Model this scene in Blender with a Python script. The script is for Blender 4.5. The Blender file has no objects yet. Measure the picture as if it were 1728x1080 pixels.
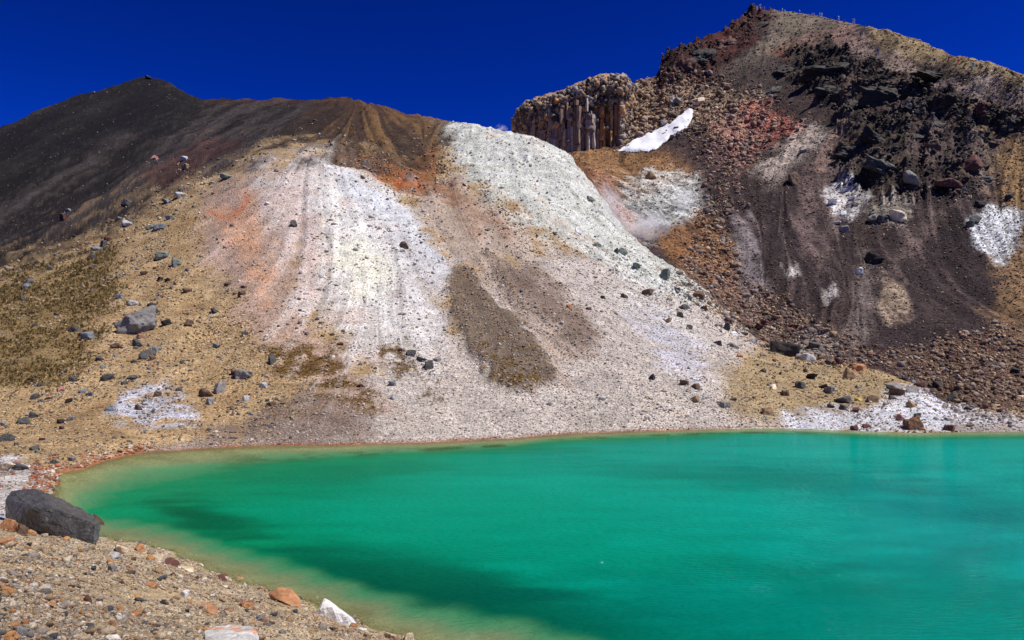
import bpy, bmesh, math, random
import numpy as np
from mathutils import Vector, Matrix, Euler

# ------------------------------------------------------------------ camera, sky, sun, exposure
SC = bpy.context.scene
COL = SC.collection
F, HY, CX, CAMH = 1344.0, 600.0, 864.0, 6.0      # focal length / horizon / centre in photo pixels (1728 wide), eye height above the lake
cam = bpy.data.cameras.new('camera')
cam.sensor_width = 36.0
cam.lens = 28.0
cam.shift_y = (HY - 540.0) / 1728.0
cam.clip_start, cam.clip_end = 0.2, 6000.0
camo = bpy.data.objects.new('camera', cam)
camo.location = (0, 0, CAMH)
camo.rotation_euler = (math.radians(90), 0, 0)
COL.objects.link(camo)
SC.camera = camo

SUN_EL, SUN_AZ = math.radians(60), math.radians(106)     # azimuth clockwise from +Y (the view direction): high on the right
world = bpy.data.worlds.new('World')
SC.world = world
world.use_nodes = True
wn, wl = world.node_tree.nodes, world.node_tree.links
bg = wn['Background']
sky = wn.new('ShaderNodeTexSky')
sky.sky_type = 'NISHITA'
sky.sun_disc = False
sky.sun_elevation = SUN_EL
sky.sun_rotation = SUN_AZ
sky.altitude = 1700
sky.air_density = 1.0
sky.dust_density = 0.0
sky.ozone_density = 6.0
mulc = wn.new('ShaderNodeMix'); mulc.data_type = 'RGBA'; mulc.blend_type = 'MULTIPLY'
mulc.inputs['Factor'].default_value = 1.0
mulc.inputs['B'].default_value = (0.075, 0.335, 0.585, 1)      # polarised, high mountain sky
gam = wn.new('ShaderNodeGamma')
gam.inputs['Gamma'].default_value = 2.0
wl.new(sky.outputs['Color'], mulc.inputs['A'])
wl.new(mulc.outputs['Result'], gam.inputs['Color'])
wl.new(gam.outputs['Color'], bg.inputs['Color'])
bg.inputs['Strength'].default_value = 0.05

sun = bpy.data.lights.new('sun', 'SUN')
sun.energy = 5.0
sun.angle = math.radians(0.53)
sun.color = (1.0, 0.95, 0.88)
suno = bpy.data.objects.new('sun', sun)
COL.objects.link(suno)
SDIR = Vector((math.sin(SUN_AZ) * math.cos(SUN_EL), math.cos(SUN_AZ) * math.cos(SUN_EL), math.sin(SUN_EL)))
suno.rotation_euler = SDIR.to_track_quat('Z', 'Y').to_euler()
suno.location = SDIR * 400
SC.view_settings.view_transform = 'Standard'
SC.view_settings.look = 'None'
SC.view_settings.exposure = 0.14
SC.view_settings.gamma = 1.0
SC.render.engine = 'CYCLES'
SC.cycles.max_bounces = 6
SC.cycles.volume_bounces = 3
SC.cycles.transparent_max_bounces = 12

rng = np.random.default_rng(7)
random.seed(7)

# ------------------------------------------------------------------ helpers
def lin(c):
    c = np.asarray(c, float) / 255.0
    return np.where(c <= 0.04045, c / 12.92, ((c + 0.055) / 1.055) ** 2.4)

def sstep(a, b, x):
    t = np.clip((x - a) / (b - a), 0, 1)
    return t * t * (3 - 2 * t)

def _hash(ix, iy, iz):
    h = (ix * 374761393 + iy * 668265263 + iz * 2147483647 // 7 * 1274126177) & 0xFFFFFFFF
    h = ((h ^ (h >> 13)) * 1274126177) & 0xFFFFFFFF
    h = (h ^ (h >> 16)) & 0xFFFFFFFF
    return h.astype(np.float64) / 4294967295.0

def vnoise(x, y, z=0.0):
    """value noise, roughly -1..1"""
    x = np.asarray(x, float); y = np.asarray(y, float); z = np.broadcast_to(np.asarray(z, float), x.shape)
    fx, fy, fz = np.floor(x), np.floor(y), np.floor(z)
    ix, iy, iz = fx.astype(np.int64), fy.astype(np.int64), fz.astype(np.int64)
    tx, ty, tz = x - fx, y - fy, z - fz
    tx = tx * tx * tx * (tx * (tx * 6 - 15) + 10); ty = ty * ty * ty * (ty * (ty * 6 - 15) + 10); tz = tz * tz * (3 - 2 * tz)
    flat = not np.any(tz)
    def lay(k):
        a = _hash(ix, iy, k); b = _hash(ix + 1, iy, k); c = _hash(ix, iy + 1, k); d = _hash(ix + 1, iy + 1, k)
        return (a + (b - a) * tx) * (1 - ty) + (c + (d - c) * tx) * ty
    v = lay(iz)
    if not flat:
        v = v + (lay(iz + 1) - v) * tz
    return v * 2 - 1

def fbm(x, y, z=0.0, octaves=4, gain=0.5):
    s, a, n, f = 0.0, 1.0, 0.0, 1.0
    for o in range(octaves):
        s = s + a * vnoise(x * f + 17.3 * o, y * f - 9.1 * o, np.asarray(z) * f + 3.7 * o)
        n += a; a *= gain; f *= 2.03
    return s / n * 1.6

def ridged(x, y, z=0.0, octaves=4):
    s, a, n, f = 0.0, 1.0, 0.0, 1.0
    for o in range(octaves):
        s = s + a * (1 - np.abs(vnoise(x * f + 7.7 * o, y * f + 5.1 * o, np.asarray(z) * f)) * 2)
        n += a; a *= 0.5; f *= 2.1
    return s / n

def pchip(xk, yk, x):
    """monotone cubic interpolation; yk (n,) ; x any shape"""
    xk = np.asarray(xk, float); yk = np.asarray(yk, float)
    h = np.diff(xk); d = np.diff(yk) / h
    m = np.zeros_like(yk)
    m[0], m[-1] = d[0], d[-1]
    for i in range(1, len(xk) - 1):
        if d[i - 1] * d[i] > 0:
            w1, w2 = 2 * h[i] + h[i - 1], h[i] + 2 * h[i - 1]
            m[i] = (w1 + w2) / (w1 / d[i - 1] + w2 / d[i])
    x = np.clip(x, xk[0], xk[-1])
    i = np.clip(np.searchsorted(xk, x, 'right') - 1, 0, len(xk) - 2)
    t = (x - xk[i]) / h[i]
    return ((1 + 2 * t) * (1 - t) ** 2 * yk[i] + t * (1 - t) ** 2 * h[i] * m[i]
            + t * t * (3 - 2 * t) * yk[i + 1] + t * t * (t - 1) * h[i] * m[i + 1])

def tag(o, label, cat, group=None, kind=None):
    o['label'] = label
    o['category'] = cat
    if group: o['group'] = group
    if kind: o['kind'] = kind
    return o

def mesh_np(name, verts, faces, smooth=False):
    """verts (n,3), faces (m,k) numpy"""
    me = bpy.data.meshes.new(name)
    verts = np.asarray(verts, np.float32); faces = np.asarray(faces, np.int32)
    k = faces.shape[1]
    me.vertices.add(len(verts)); me.vertices.foreach_set('co', verts.ravel())
    me.loops.add(faces.size); me.loops.foreach_set('vertex_index', faces.ravel())
    me.polygons.add(len(faces))
    me.polygons.foreach_set('loop_start', np.arange(0, faces.size, k, dtype=np.int32))
    if smooth:
        me.polygons.foreach_set('use_smooth', np.ones(len(faces), bool))
    me.update(calc_edges=True)
    me.validate()
    return me

def add_col(me, name, rgb):
    a = me.attributes.new(name, 'FLOAT_COLOR', 'POINT')
    buf = np.ones((len(me.vertices), 4), np.float32)
    buf[:, :3] = rgb
    a.data.foreach_set('color', buf.ravel())

def add_float(me, name, v):
    a = me.attributes.new(name, 'FLOAT', 'POINT')
    a.data.foreach_set('value', np.asarray(v, np.float32).ravel())

def obj(name, me, mat=None, parent=None):
    o = bpy.data.objects.new(name, me)
    COL.objects.link(o)
    if mat is not None:
        me.materials.clear(); me.materials.append(mat)
    if parent is not None: o.parent = parent
    return o

def grid_faces(nr, nc):
    i = np.arange(nr * nc).reshape(nr, nc)
    return np.stack([i[:-1, :-1], i[:-1, 1:], i[1:, 1:], i[1:, :-1]], -1).reshape(-1, 4)

# ------------------------------------------------------------------ materials
def new_mat(name):
    m = bpy.data.materials.new(name)
    m.use_nodes = True
    nt = m.node_tree
    b = nt.nodes['Principled BSDF']
    return m, nt, b

def nmix(nt, a, b, fac, blend='MIX'):
    n = nt.nodes.new('ShaderNodeMix'); n.data_type = 'RGBA'; n.blend_type = blend
    for key, v in (('A', a), ('B', b), ('Factor', fac)):
        s = n.inputs[key] if key != 'Factor' else n.inputs[0]
        if key == 'A': s = n.inputs[6]
        if key == 'B': s = n.inputs[7]
        if hasattr(v, 'links') or hasattr(v, 'is_linked'): nt.links.new(v, s)
        else: s.default_value = v
    return n.outputs[2]

def nnoise(nt, vec, scale, detail=4.0, rough=0.6):
    n = nt.nodes.new('ShaderNodeTexNoise')
    n.inputs['Scale'].default_value = scale; n.inputs['Detail'].default_value = detail; n.inputs['Roughness'].default_value = rough
    if vec is not None: nt.links.new(vec, n.inputs['Vector'])
    return n.outputs['Fac']

def nramp(nt, fac, stops):
    n = nt.nodes.new('ShaderNodeValToRGB')
    e = n.color_ramp.elements
    while len(e) < len(stops): e.new(0.5)
    for el, (p, c) in zip(e, stops):
        el.position = p
        el.color = (c, c, c, 1) if not isinstance(c, tuple) else (*c, 1)
    nt.links.new(fac, n.inputs['Fac'])
    return n.outputs['Color']

def nmath(nt, op, a, b=None):
    n = nt.nodes.new('ShaderNodeMath'); n.operation = op
    for s, v in ((0, a), (1, b)):
        if v is None: continue
        if hasattr(v, 'is_linked'): nt.links.new(v, n.inputs[s])
        else: n.inputs[s].default_value = v
    return n.outputs[0]

def nbump(nt, h, strength, dist, prev=None):
    n = nt.nodes.new('ShaderNodeBump')
    n.inputs['Strength'].default_value = strength; n.inputs['Distance'].default_value = dist
    nt.links.new(h, n.inputs['Height'])
    if prev is not None: nt.links.new(prev, n.inputs['Normal'])
    return n.outputs['Normal']

def ground_material(name, fine, coarse, bump, pebble=None, contrast=1.0, peb=.75):
    """colour comes from the surface's own colour attribute; nodes add grain, pebbles and relief in world space"""
    m, nt, b = new_mat(name)
    at = nt.nodes.new('ShaderNodeAttribute'); at.attribute_name = 'col'
    geo = nt.nodes.new('ShaderNodeNewGeometry')
    pos = geo.outputs['Position']
    n1 = nnoise(nt, pos, fine, 3.0, 0.65)
    n2 = nnoise(nt, pos, coarse, 5.0, 0.6)
    lo, hi = 1 - 0.5 * contrast, 1 + 0.42 * contrast
    c = nmix(nt, at.outputs['Color'], nramp(nt, n1, [(0.3, lo), (0.7, hi)]), 1.0, 'MULTIPLY')
    c = nmix(nt, c, nramp(nt, n2, [(0.32, 0.78), (0.68, 1.2)]), 1.0, 'MULTIPLY')
    h = nmath(nt, 'ADD', n1, n2)
    if pebble:
        v = nt.nodes.new('ShaderNodeTexVoronoi'); v.inputs['Scale'].default_value = pebble
        nt.links.new(pos, v.inputs['Vector'])
        c = nmix(nt, c, nramp(nt, v.outputs['Distance'], [(0.25, 1.08), (0.75, 0.72)]), 0.8, 'MULTIPLY')
        sep = nt.nodes.new('ShaderNodeSeparateColor'); nt.links.new(v.outputs['Color'], sep.inputs['Color'])
        c = nmix(nt, c, nramp(nt, sep.outputs[0], [(0.0, 0.55), (0.35, 0.95), (0.8, 1.05), (1.0, 1.5)]), peb, 'MULTIPLY')
        h = nmath(nt, 'SUBTRACT', h, v.outputs['Distance'])
    nt.links.new(c, b.inputs['Base Color'])
    nt.links.new(nbump(nt, h, bump, 0.25), b.inputs['Normal'])
    b.inputs['Roughness'].default_value = 0.95
    b.inputs['Specular IOR Level'].default_value = 0.15
    return m

def rock_material(name, attr=None, spots=None, gloss=0.75):
    """colour from the object (or from the scattered stone's own attribute), with mottling, dust and cracks"""
    m, nt, b = new_mat(name)
    tc = nt.nodes.new('ShaderNodeTexCoord')
    oi = nt.nodes.new('ShaderNodeObjectInfo')
    if attr:
        at = nt.nodes.new('ShaderNodeAttribute'); at.attribute_type = 'INSTANCER'; at.attribute_name = attr
        base = at.outputs['Color']
    else:
        base = oi.outputs['Color']
    off = nt.nodes.new('ShaderNodeVectorMath'); off.operation = 'ADD'
    sc = nt.nodes.new('ShaderNodeVectorMath'); sc.operation = 'SCALE'; sc.inputs['Scale'].default_value = 37.0
    comb = nt.nodes.new('ShaderNodeCombineXYZ')
    for k in range(3): nt.links.new(oi.outputs['Random'], comb.inputs[k])
    nt.links.new(comb.outputs[0], sc.inputs[0])
    nt.links.new(tc.outputs['Object'], off.inputs[0]); nt.links.new(sc.outputs[0], off.inputs[1])
    v = off.outputs[0]
    n1 = nnoise(nt, v, 1.6, 6, 0.65); n2 = nnoise(nt, v, 7.0, 5, 0.7)
    c = nmix(nt, base, nramp(nt, n1, [(0.3, 0.62), (0.5, 1.0), (0.72, 1.35)]), 1.0, 'MULTIPLY')
    c = nmix(nt, c, nramp(nt, n2, [(0.3, 0.65), (0.7, 1.3)]), 1.0, 'MULTIPLY')
    if spots:
        n3 = nnoise(nt, v, 2.3, 4, 0.6)
        c = nmix(nt, c, (*lin(spots), 1), nramp(nt, n3, [(0.52, 0.0), (0.62, 0.85)]))
    nt.links.new(c, b.inputs['Base Color'])
    h = nmath(nt, 'ADD', n1, nmath(nt, 'MULTIPLY', n2, 0.5))
    nt.links.new(nbump(nt, h, 0.7, 0.12), b.inputs['Normal'])
    b.inputs['Roughness'].default_value = gloss
    b.inputs['Specular IOR Level'].default_value = 0.3
    return m

M_HILL = ground_material('hill_ground', 5.0, 0.35, 0.5, pebble=4.5, contrast=.8, peb=.65)
M_CRATER = ground_material('crater_scree', 2.6, 0.16, 0.6, pebble=1.5)
M_BANK = ground_material('bank_sand', 30.0, 1.2, 0.5, pebble=14.0)
M_ROCK = rock_material('rock')
M_ROCK_DARK = rock_material('basalt', gloss=0.36)
M_ROCK_SPOT = rock_material('rust_spotted_rock', spots=(190, 110, 50))
M_STONE = rock_material('loose_stone', attr='col')
M_CLIFF = rock_material('cliff_rock', spots=(150, 100, 62))

# ------------------------------------------------------------------ far terrain: heightfield over (direction, distance)
# columns of photo x; shoreline row, then (row, distance) knots up the slope; distances come from the lake level, slope angles and hikers' heights
TAB = [
 # px     S     A0          A           M           B
 (-700,  812, (760, 46), (640,  66), (520,  95), (330, 170)),
 (-300,  808, (752, 48), (620,  70), (490, 105), (290, 200)),
 (0,     800, (740, 52), (600,  75), (450, 115), (215, 232)),
 (120,   795, (730, 54), (600,  76), (430, 118), (166, 275)),
 (190,   774, (725, 55), (590,  78), (390, 128), (147, 300)),
 (250,   763, (720, 57), (580,  80), (340, 140), (131, 320)),
 (270,   762, (719, 57), (578,  80), (330, 142), (134, 318)),
 (340,   757, (715, 58), (570,  82), (300, 145), (166, 285)),
 (450,   752, (705, 60), (540,  86), (280, 140), (168, 240)),
 (570,   751, (700, 61), (520,  90), (272, 145), (168, 205)),
 (640,   749, (695, 62), (508,  93), (280, 147), (181, 196)),
 (720,   747, (690, 64), (500,  96), (290, 150), (205, 190)),
 (780,   744, (686, 65), (500,  98), (300, 148), (209, 184)),
 (870,   740, (680, 66), (500, 100), (320, 145), (228, 175)),
 (910,   736, (677, 67), (505, 101), (340, 142), (240, 173)),
 (950,   733, (675, 68), (512, 102), (362, 140), (258, 171)),
 (1000,  731, (675, 68.5), (530, 100), (405, 135), (312, 163)),
 (1060,  729, (672, 69), (545, 100), (455, 128), (395, 150)),
 (1150,  726, (665, 70.5), (570, 97), (505, 120), (462, 136)),
 (1300,  723, (675, 72), (625,  90), (598, 108), (582, 118)),
 (1450,  727, (700, 68), (660,  80), (635,  93), (620, 102)),
 (1550,  730, (700, 67), (668,  76), (655,  84), (648,  92)),
 (1600,  729, (713, 66), (695,  73), (686,  79), (680,  85)),
 (1728,  728, (718, 65.5), (708, 69), (698, 74), (690,  80)),
 (2100,  728, (718, 65.5), (708, 69), (698, 74), (690,  80)),
 (2500,  728, (718, 65.5), (708, 69), (698, 74), (690,  80)),
]
TAB2 = [   # beyond the spur: basin / lower crater slope, middle of the crater slope, skyline.  None = falls away behind the ridge
 (870, ('z', 200, 50), ('z', 262, 66), ('z', 290, 76)),
 (950, ('z', 195, 50.5), (259, 256), ('z', 290, 88)),
 (1000, (303, 181), (257, 252), ('z', 292, 96)),
 (1060, (333, 180), (254, 248), (148, 302)),
 (1085, (340, 177), (252, 246), (136, 306)),
 (1110, (348, 175), (250, 243), (126, 312)),
 (1122, (355, 173), (249, 241), (98, 316)),
 (1140, (364, 170), (247, 239), (87, 320)),
 (1170, (385, 165), (242, 236), (76, 328)),
 (1200, (400, 160), (232, 235), (60, 335)),
 (1230, (408, 158), (226, 233), (47, 341)),
 (1262, (416, 156), (222, 231), (24, 348)),
 (1276, (420, 155), (220, 230), (17, 350)),
 (1330, (430, 150), (215, 225), (21, 335)),
 (1400, (448, 145), (210, 215), (32, 305)),
 (1450, (462, 140), (210, 205), (43, 280)),
 (1500, (478, 135), (213, 198), (53, 258)),
 (1560, (500, 130), (220, 190), (72, 237)),
 (1620, (520, 125), (230, 181), (95, 211)),
 (1680, (532, 122), (242, 174), (111, 195)),
 (1728, (540, 120), (250, 168), (129, 185)),
 (2100, (562, 113), (320, 148), (250, 162)),
 (2500, (570, 110), (360, 140), (310, 152)),
]
def z_of(py, D): return CAMH + D * (HY - py) / F

t_px = np.array([r[0] for r in TAB], float)
px_cols = np.concatenate([np.arange(-700, -60, 14.0), np.arange(-60, 1790, 1.75), np.arange(1790, 2500, 14.0)])
NC = len(px_cols)
U = (px_cols - CX) / F
def col_i(vals, xk=t_px): return pchip(xk, vals, px_cols)

Sd = CAMH * F / (col_i([r[1] for r in TAB]) - HY)
LD, LZ = [], []
noLake = 1 - sstep(70, 125, px_cols)
LD.append(Sd - 17.0); LZ.append(np.where(noLake > 0, 0, 0) + (0.45 * noLake - 3.6 * (1 - noLake)))
LD.append(Sd - 4.0);  LZ.append(0.3 * noLake - 0.5 * (1 - noLake))
LD.append(Sd);        LZ.append(0.2 * noLake)
for k in (2, 3, 4, 5):
    D = col_i([r[k][1] for r in TAB]); y = col_i([r[k][0] for r in TAB])
    LD.append(D); LZ.append(z_of(y, D))
LZ[3] = np.maximum(LZ[3], 0.35)
t2 = np.array([r[0] for r in TAB2], float)
wR = sstep(820, 872, px_cols)           # 0 = ground simply falls away behind the ridge, 1 = crater side
zB, dB = LZ[-1], LD[-1]
for k, (dd, dz) in zip((1, 2, 3), ((30, -10), (70, -30), (110, -55))):
    Dk = [r[k][1] for r in TAB2]
    Zk = [r[k][2] if r[k][0] == 'z' else z_of(*r[k]) for r in TAB2]
    D2 = pchip(t2, Dk, px_cols); Z2 = pchip(t2, Zk, px_cols)
    LD.append((dB + dd) * (1 - wR) + D2 * wR); LZ.append((zB + dz) * (1 - wR) + Z2 * wR)
LD.append(LD[-1] + 45); LZ.append(LZ[-1] - 22)
LD.append(LD[-1] + 260); LZ.append(LZ[-1] - 120)
LD, LZ = np.array(LD), np.array(LZ)              # (12 lines, NC)
for k in range(1, len(LD)): LD[k] = np.maximum(LD[k], LD[k - 1] + 1.0)

ROWS = [10, 8, 34, 90, 110, 90, 40, 90, 130, 8, 6]   # rows in each band between the lines
h_ = np.diff(LD, axis=0); d_ = np.diff(LZ, axis=0) / h_
m_ = np.zeros_like(LZ); m_[0], m_[-1] = d_[0], d_[-1]
for i in range(1, len(LD) - 1):
    ok = d_[i - 1] * d_[i] > 0
    w1, w2 = 2 * h_[i] + h_[i - 1], h_[i] + 2 * h_[i - 1]
    with np.errstate(divide='ignore', invalid='ignore'):
        m_[i] = np.where(ok, (w1 + w2) / (w1 / d_[i - 1] + w2 / d_[i]), 0)
mL, mR = m_.copy(), m_.copy()       # slope arriving at / leaving a line; a skyline is reached on the line of sight, then breaks off
for i, use in ((6, (px_cols < 985) * 1.0), (9, (px_cols > 985) * 1.0)):
    sight = (LZ[i] - CAMH) / LD[i]
    mR[i] = m_[i] * (1 - use) + use * np.minimum(1.12 * sight, 2.5 * np.maximum(d_[i - 1], 0.02))
    mL[i] = m_[i] * (1 - use) + use * np.minimum(d_[i] * 0.5, 0.05)
rowsY, rowsZ, BROW = [], [], 0
for k, n in enumerate(ROWS):
    ts = (np.arange(n) / n) if k < len(ROWS) - 1 else np.linspace(0, 1, n + 1)
    if k == 6: BROW = sum(ROWS[:6])
    for t in ts:
        rowsY.append(LD[k] + t * h_[k])
        rowsZ.append((1 + 2 * t) * (1 - t) ** 2 * LZ[k] + t * (1 - t) ** 2 * h_[k] * mL[k]
                     + t * t * (3 - 2 * t) * LZ[k + 1] + t * t * (t - 1) * h_[k] * mR[k + 1])
TY = np.array(rowsY); TZ = np.array(rowsZ)
NR = TY.shape[0]
TX = TY * U[None, :]
PX = np.broadcast_to(px_cols[None, :], TY.shape)
PY = HY - (TZ - CAMH) * F / TY                   # where each ground point stands in the photograph
ROW = np.broadcast_to(np.arange(NR)[:, None], TY.shape)
CRATER = ROW > BROW
SHORE_ROW = ROWS[0] + ROWS[1]

# ---- soft regions
NW1 = fbm(TX * 0.09, TY * 0.09, TZ * 0.09, 5, 0.6)
NW2 = fbm(TX * 0.09 + 50, TY * 0.09 - 31, TZ * 0.09, 5, 0.6)
NW3 = fbm(TX * 0.6, TY * 0.6, TZ * 0.6, 4, 0.65)
NWM = fbm(TX * 0.22 + 5, TY * 0.22, TZ * 0.22, 4, 0.6)
def fall_lines(src, steps, stride=1.0):
    """noise smeared along the slope's own fall lines"""
    r, c = np.meshgrid(np.arange(NR, dtype=np.float32), np.arange(NC, dtype=np.float32), indexing='ij')
    acc = src.copy(); n = 1
    for sgn in (1, -1):
        rr, cc = r.copy(), c.copy()
        for _ in range(steps):
            i = np.clip(rr, 0, NR - 1).astype(np.int32); j = np.clip(cc, 0, NC - 1).astype(np.int32)
            rr = rr + sgn * stride * DR[i, j]; cc = cc + sgn * stride * DC[i, j]
            acc = acc + src[np.clip(rr + .5, 0, NR - 1).astype(np.int32), np.clip(cc + .5, 0, NC - 1).astype(np.int32)]
            n += 1
    acc = acc / n
    return (acc - acc.mean()) / acc.std()
dYr, dYc = np.gradient(TY); dXr, dXc = np.gradient(TX); dZr, dZc = np.gradient(TZ)
J_ = dXc * dYr - dXr * dYc + 1e-9
zx = (dZc * dYr - dZr * dYc) / J_; zy = (dXc * dZr - dXr * dZc) / J_
DC = (-zx * dYr + zy * dXr) / J_; DR = (-zy * dXc + zx * dYc) / J_          # downhill step in grid cells
ln_ = np.sqrt((DC * 1.75) ** 2 + (DR * np.clip(np.abs(np.gradient(PY, axis=0)), .3, 4)) ** 2) + 1e-9
DC = DC / ln_ * 2.0; DR = np.clip(DR / ln_ * 2.0, -4, 4)
def cblur(a, it):
    for _ in range(it):
        for ax in (0, 1): a = (np.roll(a, 1, ax) + 2 * a + np.roll(a, -1, ax)) / 4
    return a
ST1 = fall_lines(rng.normal(size=TY.shape).astype(np.float32), 26)                      # fine
ST2 = fall_lines(cblur(rng.normal(size=TY.shape).astype(np.float32), 10), 40)            # medium rills
ST3 = fall_lines(cblur(rng.normal(size=TY.shape).astype(np.float32), 60), 60, 1.5)       # broad tongues
def region(poly, feather=12, warp=10, crater=None, fine=0.6):
    P = np.asarray(poly, float)
    x0, y0 = P.min(0) - feather - warp * 2.5; x1, y1 = P.max(0) + feather + warp * 2.5
    out = np.zeros(TY.shape)
    sel = (PX > x0) & (PX < x1) & (PY > y0) & (PY < y1)
    if crater is not None: sel &= (CRATER == crater)
    if not sel.any(): return out
    x = PX[sel] + NW1[sel] * warp; y = PY[sel] + NW2[sel] * warp
    d2 = np.full(x.shape, 1e18); inside = np.zeros(x.shape, bool)
    for (ax, ay), (bx, by) in zip(P, np.roll(P, -1, 0)):
        ex, ey = bx - ax, by - ay
        t = np.clip(((x - ax) * ex + (y - ay) * ey) / (ex * ex + ey * ey + 1e-9), 0, 1)
        d2 = np.minimum(d2, (x - ax - t * ex) ** 2 + (y - ay - t * ey) ** 2)
        cross = ((ay > y) != (by > y))
        xi = ax + (y - ay) * ex / (ey if abs(ey) > 1e-9 else 1e-9)
        inside ^= cross & (x < xi)
    sd = np.where(inside, 1, -1) * np.sqrt(d2) + (NW3[sel] * fine * 1.0 + NWM[sel] * 1.2 + ST2[sel] * 0.28 + ST3[sel] * 0.16) * feather
    out[sel] = sstep(-feather * 1.3, feather * 1.3, sd)
    return out

COLR = np.zeros(TY.shape + (3,))
def paint(mask, rgb, op=1.0):
    global COLR
    m = (mask * op)[..., None]
    COLR = COLR * (1 - m) + lin(rgb) * m

def streak(k, ref, across, along, seed=0.0, oct=4):
    """streaks that run downhill: k = photo dx/dy of the fall line"""
    if abs(k + 1.45) > 0.01: return 0.45 * (ST1 if across < 6 else (ST2 if across < 20 else ST3)) + 0.12 * ST1
    t = PX - k * (PY - ref) + 9 * NW1 + 3 * NWM
    return 0.7 * fbm(t / across + seed, PY / along + seed * 0.37, 0.0, oct, 0.6) + 0.18 * (ST1 if across < 10 else ST2)

# ------------ colours of the left hill and the pale spur
COLR[:] = lin((170, 144, 106))
paint(sstep(-0.2, 0.5, fbm(TX * .25, TY * .25, 0, 4)), (148, 118, 82), 0.5)
paint(sstep(0.05, 0.6, fbm(TX * .5 + 9, TY * .5, 0, 4)), (186, 162, 126), 0.5)
GRAVEL = region([(560,705),(600,640),(690,600),(760,540),(800,470),(900,420),(1080,440),(1190,500),(1290,575),(1240,640),(1260,690),(1345,705),(1345,760),(250,800),(330,757),(440,730)], 18, 14, False)
paint(GRAVEL, (190, 180, 170))
PINK = region([(335,320),(430,272),(530,262),(520,330),(500,420),(520,520),(590,605),(660,690),(580,705),(480,610),(390,520),(345,430)], 24, 16, False)
paint(PINK, (176, 150, 134), 0.92)
WHITE = region([(430,300),(520,258),(580,262),(640,300),(700,345),(755,420),(745,520),(720,600),(640,625),(590,600),(540,520),(500,440),(455,380)], 24, 18, False)
paint(WHITE, (200, 195, 189), 0.92)
paint(WHITE * sstep(-.1, .7, NWM + .4 * NW3), (176, 166, 158), .55)
paint(WHITE * sstep(0., .7, -NWM + .3 * ST2), (222, 220, 215), .8)
paint(region([(520,290),(600,290),(660,370),(690,460),(660,540),(600,520),(550,430)], 34, 20, False), (222, 220, 214), .75)
paint(WHITE * sstep(.2, .8, fbm(TX * .16 + 40, TY * .16, TZ * .16, 4)), (196, 170, 156), .5)
paint(region([(440,330),(520,300),(540,420),(520,500),(480,430)], 22, 16, False), (200, 176, 164), 0.7)
paint(region([(545,272),(640,315),(745,400),(770,470),(740,470),(690,410),(600,345)], 14, 10, False), (208, 212, 216), 0.8)
paint(region([(545,395),(600,385),(665,440),(665,490),(610,492),(560,450)], 20, 14, False), (234, 232, 206), 0.6)
paint(region([(660,350),(700,400),(720,470),(690,480),(650,400)], 16, 12, False), (186, 184, 184), 0.8)
paint(region([(690,300),(760,300),(830,330),(900,380),(880,440),(800,440),(740,400)], 20, 14, False), (190, 174, 158), .9)
TANB = region([(700,300),(770,310),(860,410),(960,510),(1020,600),(930,640),(880,560),(800,480),(745,400)], 18, 14, False)
paint(TANB, (172, 154, 138), 0.85)
SPUR = region([(733,205),(780,180),(870,190),(975,235),(1010,300),(1040,350),(1110,420),(1185,460),(1200,512),(1140,515),(1060,478),(980,420),(900,372),(830,330),(765,275)], 14, 12, False)
paint(SPUR, (212, 214, 205), 0.95)
paint(SPUR * sstep(.0, .7, NWM + .5 * NW3), (180, 182, 168), .6)
paint(SPUR * sstep(.25, .9, fbm(TX * .2 + 11, TY * .2, TZ * .2, 4)), (190, 168, 150), .5)
paint(SPUR * sstep(0.05, 0.55, streak(1.0, 300, 16, 60, 3.0)), (176, 182, 170), 0.7)
paint(region([(1030,500),(1080,495),(1190,560),(1200,585),(1110,560)], 10, 8, False), (205, 200, 192), 0.75)
paint(region([(1060,530),(1120,540),(1180,600),(1185,650),(1130,620),(1090,570)], 16, 12, False), (192, 192, 202), 0.8)
paint(region([(650,500),(740,430),(770,445),(765,520),(740,580),(700,600)], 16, 12, False), (196, 192, 190), 0.6)
GULLY = region([(560,262),(600,250),(690,262),(735,238),(748,255),(740,300),(770,335),(720,325),(650,308),(600,282)], 10, 9, False)
paint(GULLY, (132, 86, 52), 0.92)
paint(region([(635,292),(700,295),(720,310),(680,312),(640,305)], 6, 6, False), (176, 98, 48), 0.85)
paint(region([(735,300),(800,330),(850,390),(800,380),(750,330)], 12, 10, False), (150, 116, 92), 0.7)
TON1 = region([(762,448),(792,455),(842,508),(900,575),(938,625),(932,648),(880,660),(832,640),(790,600),(758,540)], 7, 6, False)
paint(TON1, (110, 95, 80), 0.95)
paint(region([(800,600),(860,580),(932,628),(905,655),(830,640)], 10, 12, False) * sstep(-.1, .5, NW3), (112, 84, 36), 0.9)
TON2 = region([(828,438),(880,438),(950,500),(1008,560),(1018,602),(980,600),(920,550),(860,492)], 12, 8, False)
paint(TON2, (122, 104, 92), 0.9)
BEACH = region([(430,700),(520,650),(610,690),(640,715),(580,752),(380,765),(330,750)], 18, 14, False)
paint(BEACH, (120, 102, 90), 0.9)
SALT = region([(215,655),(270,643),(322,680),(342,722),(280,732),(220,722),(183,700)], 10, 12, False) * sstep(-0.5, 0.15, NW3)
paint(SALT, (186, 188, 200), 0.9)
TANR = region([(1220,625),(1300,592),(1400,612),(1500,636),(1570,672),(1480,692),(1330,702),(1220,694)], 14, 10)
paint(TANR, (162, 142, 108), 0.9)
WSHORE = region([(1325,695),(1400,684),(1450,690),(1535,650),(1600,676),(1728,704),(2100,710),(2100,740),(1325,735)], 9, 8)
paint(WSHORE, (206, 207, 214), 0.96)
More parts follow.
